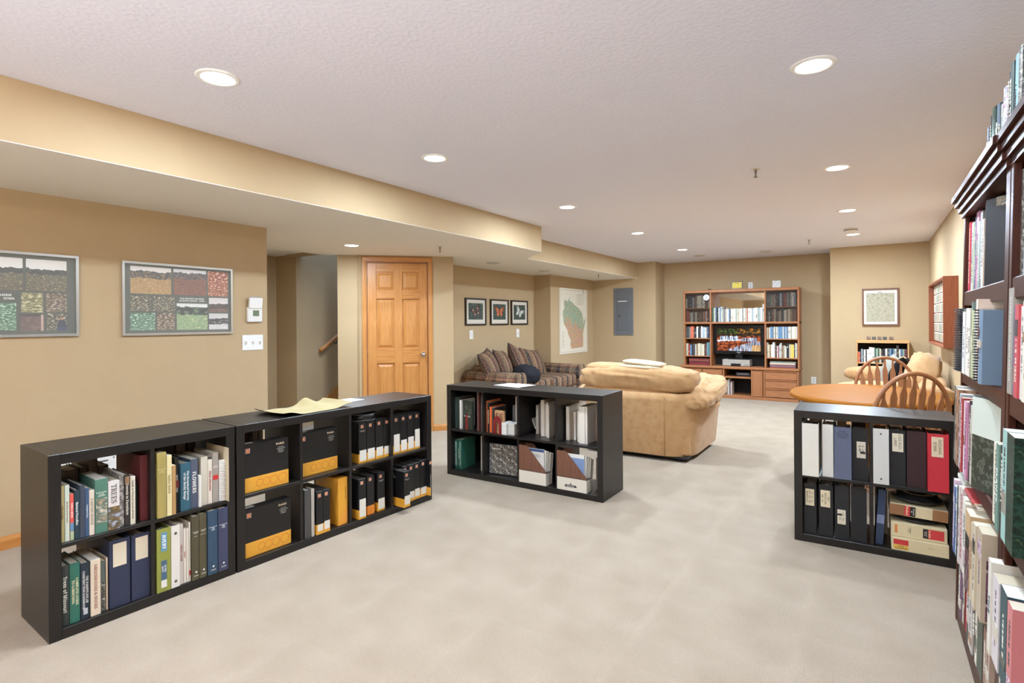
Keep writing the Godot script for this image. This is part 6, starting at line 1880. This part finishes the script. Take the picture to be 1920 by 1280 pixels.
func tan_chair():
	# seen from behind: a wide armchair with flared rounded sides
	var o := thing("tan_armchair", "wide tan suede armchair seen from behind with a blanket over it", "armchair", off(-1.98, 0, -5.17))
	var m := suede()
	# local: x across, -z towards the seat's front; the outside of back and arms as one shell
	var plan := func(w: float, d: float, r: float, off: float) -> Array:
		var p := []
		p.append(Vector2(-w - off, -d))
		for i in 8: p.append(Vector2(-w - off + r - r * cos(PI / 2 * i / 7.0), -r + off + r * sin(PI / 2 * i / 7.0)))
		for i in 5: p.append(Vector2(lerpf(-w - off + r, w + off - r, (i + 1) / 6.0), off))
		for i in 8: p.append(Vector2(w + off - r + r * sin(PI / 2 * i / 7.0), -r + off + r * cos(PI / 2 * i / 7.0)))
		for i in 5: p.append(Vector2(w + off, lerpf(-r, -d, (i + 1) / 5.0)))
		for i in 4: p.append(Vector2(w + off, lerpf(-r, -d, (i + 1) / 5.0))) if false else null
		p.append(Vector2(0, -d))
		return p
	var rim := func(q: Vector2, hi: float, lo: float) -> float: return lerpf(hi, lo, smoothstep(0.16, 0.85, -q.y))
	var levels := [[0.05, 0.0, 0.0], [0.2, 0.016, 0.0], [0.4, 0.036, 0.0], [0.58, 0.05, 1.0], [0.655, 0.052, 1.0]]
	var rings := []
	for l in levels:
		var ring := []
		for q in plan.call(0.55, 0.98, 0.27, l[1]):
			var y: float = l[0]
			if l[2] > 0.0: y = rim.call(q, l[0], 0.47 if l[0] > 0.6 else 0.43)
			ring.append(Vector3(q.x, y, q.y))
		rings.append(ring)
	var st := mb(true)
	for i in rings.size() - 1: loft(st, rings[i], rings[i + 1])
	var top: Array = rings[rings.size() - 1]
	var inner := []
	for v in top: inner.append(Vector3(v.x * 0.72, v.y - 0.03, (v.z + 0.1) * 0.78 - 0.1 - 0.09))
	loft(st, top, inner)
	obj("outer_shell", st, m, o)
	for k in [-1, 1]:
		st = mb(true)
		tube(st, [Vector3(0.31 * k, 0.05, 0.003), Vector3(0.315 * k, 0.2, 0.018), Vector3(0.32 * k, 0.4, 0.038), Vector3(0.325 * k, 0.63, 0.054)], 0.003, 6)
		obj("seam", st, flat("9c7648", 0.9), o)
	st = mb()
	span(st, Vector3(-0.52, 0.045, -0.95), Vector3(0.52, 0.3, -0.06), 0.03)
	obj("seat_base", st, m, o)
	st = mb()
	span(st, Vector3(-0.52, 0.03, -0.94), Vector3(0.52, 0.05, -0.03), 0.004)
	obj("bottom_frame", st, flat("221d1a", 0.8), o)
	for q in [[-0.42, -0.1], [0.42, -0.1], [-0.42, -0.85], [0.42, -0.85]]:
		st = mb()
		lathe(st, [Vector2(0.03, 0.0), Vector2(0.034, 0.035)], 14, off(q[0], 0, q[1]))
		obj("foot", st, flat("1c1816", 0.5), o)
	st = mb(true)
	puff(st, Vector3(0.86, 0.2, 0.72), 0.35, 0.35, off(0, 0.38, -0.58), 0.012, 3)
	obj("seat_cushion", st, m, o)
	st = mb(true)
	puff(st, Vector3(1.2, 0.245, 0.36), 0.62, 0.5, Transform3D(Basis(Vector3.RIGHT, 0.1), Vector3(0.0, 0.775, -0.12)), 0.04, 8, 26, 56)
	puff(st, Vector3(0.62, 0.12, 0.3), 0.9, 0.8, Transform3D(Basis(Vector3.BACK, -0.05), Vector3(-0.25, 0.855, -0.14)), 0.02, 5)
	puff(st, Vector3(0.9, 0.5, 0.22), 0.5, 0.45, Transform3D(Basis(Vector3.RIGHT, -0.15), Vector3(0.0, 0.62, -0.28)), 0.02, 6)
	obj("back_cushion", st, m, o)
	st = mb(true)
	puff(st, Vector3(0.98, 0.1, 0.2), 0.6, 0.4, off(-0.08, 0.632, -0.075), 0.012, 4)
	obj("back_roll", st, m, o)
	for k in [-1.0, 1.0]:
		st = mb(true)
		puff(st, Vector3(0.4, 0.19, 1.02), 0.7, 0.55, Transform3D(Basis(Vector3.RIGHT, 0.15) * Basis(Vector3.BACK, -0.12 * k), Vector3(0.52 * k, 0.635, -0.53)), 0.045, 12 + int(k), 30, 72, 0.014)
		obj("arm_cushion", st, m, o)
	# the folded blanket
	var b := thing("folded_blanket", "cream folded blanket lying on top of the tan armchair", "blanket", Transform3D(Basis(Vector3.BACK, -0.03) * Basis(Vector3.UP, -0.1), Vector3(-1.93, 0.868, -5.3)))
	for i in 2:
		st = mb(true)
		puff(st, Vector3(0.43 - 0.02 * i, 0.046, 0.26), 0.7, 0.4, Transform3D(Basis(Vector3.BACK, -0.05 * i), Vector3(0.012 * i, 0.022 + i * 0.034, -0.01 * i)), 0.016, 20 + i, 14, 36)
		obj("fold", st, flat("cfc0a4", 0.95, 0.1), b)

func striped() -> StandardMaterial3D:
	if not cache.has("striped"):
		var im := Image.create(256, 256, false, Image.FORMAT_RGB8)
		var a := nz(5, 0.045); var b := nz(15, 0.09)
		var bands := [[0.0, "86694e"], [0.12, "8e4a30"], [0.17, "c8a67a"], [0.2, "2e2a2c"], [0.36, "7a4030"], [0.42, "94704e"], [0.64, "c8a884"], [0.68, "96503a"], [0.75, "4a3a34"], [0.9, "98583e"]]
		for x in 256:
			for y in 256:
				var u := x / 256.0
				var col := Color("86694e")
				for e in bands:
					if u >= e[0]: col = Color(e[1])
				var q := a.get_noise_2d(x * 1.3, fmod(y * 2.0, 256.0))
				if q > 0.12: col = col.lerp(Color("23242e"), 0.75)
				elif q < -0.18: col = col.lerp(Color("6a6a5c"), 0.5)
				if b.get_noise_2d(x, y) > 0.25: col = col.lerp(Color("c9b48e"), 0.5)
				im.set_pixel(x, y, col)
		var m := StandardMaterial3D.new()
		m.resource_name = "striped_upholstery"
		m.albedo_texture = ImageTexture.create_from_image(im)
		m.uv1_triplanar = true
		m.uv1_scale = Vector3(2.9, 2.9, 2.9)
		m.roughness = 0.9
		m.metallic_specular = 0.2
		cache["striped"] = m
	return cache["striped"]

func striped_sofa():
	# along the alcove wall, its seat towards the room
	var o := thing("striped_sofa", "dark striped tapestry sofa under the butterfly pictures", "sofa", Transform3D(Basis(Vector3.UP, PI / 2), Vector3(-4.94, 0, -7.2)))
	# local: x towards the camera end is negative z, so x runs from far (+) to near; z out into the room
	var m := striped()
	var st := mb()
	span(st, Vector3(-0.9, 0.05, 0.03), Vector3(0.9, 0.33, 0.93), 0.03)
	obj("seat_base", st, m, o)
	for k in 4:
		st = mb()
		lathe(st, [Vector2(0.025, 0.0), Vector2(0.032, 0.052)], 12, off(-0.9 if k % 2 else 0.9, 0, 0.1 if k < 2 else 0.85))
		obj("foot", st, flat("2a1c14", 0.5), o)
	st = mb(true)
	puff(st, Vector3(1.84, 0.62, 0.24), 0.4, 0.3, off(0, 0.42, 0.14), 0.01, 2, 18, 36)
	obj("backrest", st, m, o)
	for k in [-1.0, 1.0]:
		var arm_ := mb(true)
		var prof := []
		for i in 13: prof.append(Vector2(0.135 * cos(PI * i / 12.0 - 0.0), 0.52 + 0.135 * sin(PI * i / 12.0)))
		prof.append(Vector2(-0.1, 0.44)); prof.append(Vector2(-0.1, 0.05)); prof.append(Vector2(0.1, 0.05)); prof.append(Vector2(0.1, 0.44))
		prism(arm_, PackedVector2Array(prof), 0.02, 0.95, off(k * 0.92, 0, 0))
		obj("arm", arm_, m, o)
		arm_ = mb(true)
		puff(arm_, Vector3(0.27, 0.27, 0.06), 0.7, 0.9, Transform3D(Basis(), Vector3(k * 0.92, 0.52, 0.945)), 0.0, 1, 12, 20)
		obj("arm_front", arm_, m, o)
	for k in 2:
		st = mb(true)
		puff(st, Vector3(0.84, 0.2, 0.76), 0.3, 0.25, off(-0.415 + 0.83 * k, 0.41, 0.56), 0.008, 7 + k)
		obj("seat_cushion", st, m, o)
	var xs := [-0.8, -0.44, -0.1, 0.46]
	for i in 4:
		var p := thing("throw_pillow", ["striped tapestry pillow with piped edge, first from the door wall", "striped tapestry pillow, second from the door wall", "striped tapestry pillow, third from the door wall", "large striped tapestry pillow at the far end of the row"][i], "pillow",
			Transform3D(Basis(Vector3.UP, PI / 2), Vector3(-4.94, 0, -7.2)) * Transform3D(Basis(Vector3.UP, [0.3, 0.35, 0.5, 0.12][i]) * Basis(Vector3.RIGHT, -0.42) * Basis(Vector3.BACK, [0.15, -0.1, -0.22, -0.12][i]), Vector3(xs[i], [0.72, 0.71, 0.75, 0.67][i], [0.33, 0.33, 0.36, 0.31][i])), "striped sofa pillows")
		st = mb(true)
		pillow(st, [0.52, 0.5, 0.52, 0.66][i], [0.46, 0.46, 0.52, 0.5][i], 0.22)
		obj("cover", st, m, p)
		st = mb(true)
		var e := []
		var ww: float = [0.52, 0.5, 0.52, 0.66][i]; var hh: float = [0.46, 0.46, 0.52, 0.5][i]
		for k in 40:
			var q := TAU * k / 40.0
			var a := clampf(cos(q) * 1.42, -1, 1); var b := clampf(sin(q) * 1.42, -1, 1)
			e.append(Vector3(a * ww * 0.5 * (1 - 0.09 * (1 - b * b)), b * hh * 0.5 * (1 - 0.09 * (1 - a * a)), 0))
		tube(st, e, 0.006, 6, 1.0, true)
		obj("piping", st, flat("24222a", 0.8), p)
	var bl := thing("navy_cushion", "dark navy rolled cushion against the sofa arm behind the black shelf", "cushion", Transform3D(Basis(Vector3.UP, -0.25), Vector3(-4.12, 0.595, -6.62)))
	st = mb(true)
	puff(st, Vector3(0.34, 0.27, 0.36), 0.75, 0.6, Transform3D(Basis(Vector3.BACK, -0.25), Vector3()), 0.02, 9)
	obj("cover", st, flat("2a2a2f", 0.85, 0.2), bl)
	st = mb(true)
	tube(st, [Vector3(-0.12, 0.11, 0.12), Vector3(0.0, 0.13, 0.15), Vector3(0.12, 0.06, 0.14)], 0.004, 6)
	obj("seam", st, flat("1c1c20", 0.9), bl)

func beige_sofa():
	# along the bookcase wall beyond the table
	var f := Transform3D(Basis(Vector3.UP, -PI / 2), Vector3(0.655, 0, -7.9))
	var o := thing("beige_sofa", "beige suede sofa against the wall beyond the round table", "sofa", f)
	var m := suede()
	var st := mb()
	span(st, Vector3(-1.08, 0.04, 0.03), Vector3(1.08, 0.33, 0.92), 0.03)
	obj("seat_base", st, m, o)
	st = mb()
	span(st, Vector3(-1.02, 0.0, 0.08), Vector3(1.02, 0.045, 0.85))
	obj("bottom_frame", st, flat("221d1a", 0.8), o)
	st = mb(true)
	puff(st, Vector3(2.1, 0.64, 0.26), 0.4, 0.3, off(0, 0.44, 0.15), 0.012, 3, 18, 36)
	obj("backrest", st, m, o)
	for k in [-1.0, 1.0]:
		st = mb()
		span(st, Vector3(k * 1.1 - 0.11, 0.04, 0.03), Vector3(k * 1.1 + 0.11, 0.56, 0.88), 0.05)
		obj("arm", st, m, o)
		st = mb(true)
		puff(st, Vector3(0.34, 0.2, 1.0), 0.65, 0.45, off(k * 1.1, 0.6, 0.5), 0.03, 14 + int(k), 20, 40)
		obj("arm_cushion", st, m, o)
	for k in 2:
		st = mb(true)
		puff(st, Vector3(0.98, 0.22, 0.74), 0.35, 0.3, off(-0.49 + 0.98 * k, 0.42, 0.56), 0.012, 9 + k)
		obj("seat_cushion", st, m, o)
	st = mb(true)
	puff(st, Vector3(0.72, 0.62, 0.3), 0.55, 0.5, Transform3D(Basis(Vector3.RIGHT, -0.3) * Basis(Vector3.BACK, 0.72), Vector3(0.52, 0.6, 0.27)), 0.045, 31, 20, 36)
	obj("back_cushion", st, m, o)
	st = mb(true)
	puff(st, Vector3(0.9, 0.36, 0.26), 0.55, 0.5, Transform3D(Basis(Vector3.RIGHT, -0.2), Vector3(-0.4, 0.68, 0.32)), 0.035, 32)
	obj("back_cushion", st, m, o)
	var p := thing("grey_pillow", "pale grey plaid pillow on the beige sofa seen through the far chair", "pillow", f * Transform3D(Basis(Vector3.RIGHT, -0.5) * Basis(Vector3.UP, 0.3), Vector3(0.2, 0.72, 0.5)))
	st = mb(true)
	pillow(st, 0.42, 0.42, 0.16)
	obj("cover", st, grained("grey_plaid", noise_tex(0.03, ["72726a", "8e8a7e", "9c968a"], 128, 2), Vector3(6, 6, 6), 0.9), p)
	st = mb(true)
	var e := []
	for k in 32:
		var q := TAU * k / 32.0
		var a := clampf(cos(q) * 1.42, -1, 1); var b := clampf(sin(q) * 1.42, -1, 1)
		e.append(Vector3(a * 0.21 * (1 - 0.09 * (1 - b * b)), b * 0.21 * (1 - 0.09 * (1 - a * a)), 0))
	tube(st, e, 0.005, 6, 1.0, true)
	obj("piping", st, flat("8a867a", 0.8), p)
	p = thing("black_pillow", "black pillow on the beige sofa behind the far chair", "pillow", f * Transform3D(Basis(Vector3.RIGHT, -0.4) * Basis(Vector3.UP, -0.2), Vector3(0.36, 0.74, 0.42)))
	st = mb(true)
	pillow(st, 0.36, 0.38, 0.16)
	obj("cover", st, flat("1c1a1c", 0.85, 0.2), p)

# ---------------------------------------------------------------- table and chairs
func oval(a: float, b: float, n := 64) -> PackedVector2Array:
	var p := PackedVector2Array()
	for i in n: p.append(Vector2(a * cos(TAU * i / n), b * sin(TAU * i / n)))
	return p

func table_and_chairs():
	var o := thing("oak_table", "oval oak pedestal table between the two bow back chairs", "table", off(-0.05, 0, -5.28))
	var m := wood("table", 0)
	var rings := [[0.55, 0.712], [0.553, 0.72], [0.548, 0.738], [0.535, 0.747], [0.525, 0.75]]
	var st := mb(true)
	var pts := []
	for r in rings:
		var q := []
		for v in oval(r[0], r[0] * 1.27, 72): q.append(Vector3(v.x, r[1], -v.y))
		pts.append(q)
	for i in rings.size() - 1: loft(st, pts[i], pts[i + 1])
	var low: Array = pts[0].duplicate()
	low.reverse()
	st.set_smooth_group(-1)
	fan(st, low)
	fan(st, pts[rings.size() - 1])
	var top := obj("table_top", st, m, o)
	st = mb(true)
	var g := []
	for v in oval(0.505, 0.65, 72): g.append(Vector3(v.x, 0.7497, -v.y))
	tube(st, g, 0.0022, 6, 0.5, true)
	obj("edge_groove", st, flat("6a4324", 0.4), top)
	st = mb()
	span(st, Vector3(-0.53, 0.7495, -0.0016), Vector3(0.53, 0.7503, 0.0016))
	obj("leaf_seam", st, flat("7a4f2c", 0.4), top)
	st = mb(true)
	var ap := []
	for y in [0.64, 0.715]:
		var q := []
		for v in oval(0.46, 0.6, 64): q.append(Vector3(v.x, y, -v.y))
		ap.append(q)
	loft(st, ap[0], ap[1])
	var bot: Array = ap[0].duplicate()
	bot.reverse()
	st.set_smooth_group(-1)
	fan(st, bot)
	obj("apron", st, wood("unit", 0), o)
	st = mb(true)
	lathe(st, [Vector2(0.05, 0.08), Vector2(0.11, 0.1), Vector2(0.12, 0.16), Vector2(0.07, 0.22), Vector2(0.06, 0.3), Vector2(0.1, 0.42), Vector2(0.085, 0.52), Vector2(0.06, 0.56), Vector2(0.13, 0.62), Vector2(0.14, 0.65)], 28)
	obj("pedestal", st, wood("table", 1), o)
	for k in 4:
		st = mb(true)
		var d := Vector3(cos(PI / 4 + PI / 2 * k), 0, sin(PI / 4 + PI / 2 * k))
		tube(st, [d * 0.05 + Vector3(0, 0.17, 0), d * 0.2 + Vector3(0, 0.15, 0), d * 0.36 + Vector3(0, 0.06, 0), d * 0.43 + Vector3(0, 0.032, 0)], [0.045, 0.04, 0.034, 0.03], 10)
		obj("foot", st, wood("table", 0), o)
	windsor("bow back oak chair with arrow spindles, nearer the binder shelf", Transform3D(Basis(Vector3.UP, PI + 0.5), Vector3(0.1, 0, -4.66)))
	windsor("bow back oak chair with arrow spindles on the table's far side", Transform3D(Basis(Vector3.UP, 0.12), Vector3(0.12, 0, -5.9)))

func windsor(label: String, t: Transform3D):
	# local: the seat's front is +z, the back stands at z = -0.2 and leans away
	var o := thing("windsor_chair", label, "chair", t, "two bow back chairs")
	var m := wood("walnut", 1)
	m = wood("table", 1)
	var mw := wood("unit", 1)
	var st := mb(true)
	var lower := []; var mid := []; var upper := []; var dish := []
	for i in 36:
		var u := TAU * i / 36.0
		var x := signf(cos(u)) * pow(absf(cos(u)), 0.75) * (0.235 if sin(u) > 0 else 0.21)
		var z := -signf(sin(u)) * pow(absf(sin(u)), 0.75) * 0.215
		z = -z
		lower.append(Vector3(x * 0.9, 0.415, -z * 0.9))
		mid.append(Vector3(x, 0.43, -z))
		upper.append(Vector3(x, 0.45, -z))
		dish.append(Vector3(x * 0.7, 0.444, -z * 0.7))
	loft(st, lower, mid); loft(st, mid, upper); loft(st, upper, dish)
	fan(st, dish)
	lower.reverse()
	fan(st, lower)
	obj("seat", st, wood("table", 2), o)
	for k in 4:
		st = mb(true)
		var sx := -1.0 if k % 2 else 1.0
		var sz := 1.0 if k < 2 else -1.0
		var a := Vector3(sx * 0.15, 0.425, sz * 0.14)
		var b := Vector3(sx * 0.215, 0.0, sz * 0.215)
		tube(st, [a, a.lerp(b, 0.15), a.lerp(b, 0.4), a.lerp(b, 0.55), a.lerp(b, 0.62), a.lerp(b, 0.8), b], [0.013, 0.015, 0.021, 0.015, 0.02, 0.016, 0.011], 10)
		obj("leg", st, mw, o)
	for k in 2:
		var sx := -1.0 if k else 1.0
		st = mb(true)
		tube(st, [Vector3(sx * 0.19, 0.16, 0.185), Vector3(sx * 0.188, 0.165, 0.0), Vector3(sx * 0.19, 0.16, -0.185)], [0.009, 0.014, 0.009], 8)
		obj("stretcher", st, mw, o)
	st = mb(true)
	tube(st, [Vector3(-0.188, 0.165, 0.0), Vector3(0, 0.165, 0), Vector3(0.188, 0.165, 0.0)], [0.009, 0.014, 0.009], 8)
	obj("stretcher", st, mw, o)
	# the bow leans back: a point at height y above the seat sits at z = -0.19 - lean * y
	var lean := 0.17
	var at_ := func(x: float, y: float) -> Vector3: return Vector3(x, 0.445 + y, -0.175 - lean * y)
	var pts := []
	for i in 29:
		var u := PI * i / 28.0
		var x := 0.238 * cos(u)
		var y := 0.24 + 0.3 * sin(u)
		pts.append(at_.call(x, y))
	pts.push_front(at_.call(0.232, 0.12)); pts.push_front(at_.call(0.205, -0.005))
	pts.append(at_.call(-0.232, 0.12)); pts.append(at_.call(-0.205, -0.005))
	st = mb(true)
	tube(st, pts, 0.017, 10, 0.82)
	obj("bow", st, mw, o)
	for i in 7:
		var u := (i - 3) / 3.0
		var x0 := u * 0.155
		var x1 := u * 0.185
		var hy := 0.24 + 0.3 * sqrt(maxf(0.0, 1.0 - pow(x1 / 0.238, 2)))
		var prof := [[0.0, 0.007], [0.25, 0.0085], [0.42, 0.011], [0.62, 0.02], [0.76, 0.021], [0.86, 0.009], [1.0, 0.007]]
		st = mb()
		for side in 1:
			var p := PackedVector2Array()
			for e in prof: p.append(Vector2(-e[1], e[0]))
			for k in prof.size(): p.append(Vector2(prof[prof.size() - 1 - k][1], prof[prof.size() - 1 - k][0]))
			var a: Vector3 = at_.call(x0, 0.0)
			var b: Vector3 = at_.call(x1, hy)
			var yv := b - a
			var xv := Vector3(1, -(yv.x / yv.length()) , 0).normalized()
			xv = (xv - yv.normalized() * xv.dot(yv.normalized())).normalized()
			prism(st, p, -0.005, 0.005, Transform3D(Basis(xv, yv, xv.cross(yv.normalized())), a))
		obj("spindle", st, mw, o)

# ---------------------------------------------------------------- papers on top of the shelves
func loose_papers():
	var f := shelf_frame(1)
	var o := thing("curled_map", "yellowed paper map curling on top of the long slide box shelf", "map", f * off(0.27, 0.791, -0.34))
	var st := mb(true)
	var nx := 28; var nz_ := 8
	var P := func(i: int, k: int, dy: float) -> Vector3:
		var u := float(i) / nx; var v := float(k) / nz_
		var curl := 0.018 * pow(maxf(0.0, sin(u * 7.5 + v * 1.5 - 0.5)), 2.0) * (0.35 + 0.65 * v) + 0.03 * pow(absf(u * 2 - 1), 6) * (0.3 + 0.7 * (1.0 - v)) + 0.05 * exp(-pow((u - 0.72) / 0.12, 2)) * pow(1.0 - v, 2)
		return Vector3(u * 0.52 + v * 0.02, 0.0012 + curl + dy, v * 0.3 - 0.035 * u + 0.02)
	for i in nx:
		for k in nz_:
			fan(st, [P.call(i, k, 0.001), P.call(i, k + 1, 0.001), P.call(i + 1, k + 1, 0.001), P.call(i + 1, k, 0.001)])
			fan(st, [P.call(i, k, 0.0), P.call(i + 1, k, 0.0), P.call(i + 1, k + 1, 0.0), P.call(i, k + 1, 0.0)])
	obj("sheet", st, grained("aged_paper", noise_tex(0.012, ["a6966a", "b0a074", "b8a87e"], 128, 3), Vector3(2, 2, 2), 0.85), o)
	flat_card("white_paper", "white sheet lying behind the curled map on the long shelf", "paper", f * Transform3D(Basis(Vector3.UP, 0.08), Vector3(0.74, 0.7905, -0.36)), Vector3(0.3, 0.001, 0.15), "dcdcdc")
	var g := shelf_frame(2)
	var m := thing("magazine", "open white leaflet lying on the black shelf before the sofas", "magazine", g * Transform3D(Basis(Vector3.UP, -0.2), Vector3(0.4, 0.7905, -0.16)))
	st = mb()
	span(st, Vector3(0, 0, -0.2), Vector3(0.3, 0.004, 0), 0.001)
	obj("pages", st, flat("d9d6d0", 0.6), m)
	st = mb()
	span(st, Vector3(0.02, 0.004, -0.19), Vector3(0.28, 0.0048, -0.06))
	obj("cover_print", st, grained("leaflet_print", noise_tex(0.05, ["c8c4c0", "e2dfda", "a8aab0", "e6e4e0"], 128, 3), Vector3(7, 7, 7), 0.5), m)
	st = mb()
	span(st, Vector3(0.1, 0.0048, -0.2), Vector3(0.31, 0.008, -0.02), 0.001)
	obj("folded_leaf", st, flat("e0ddd8", 0.6), m)
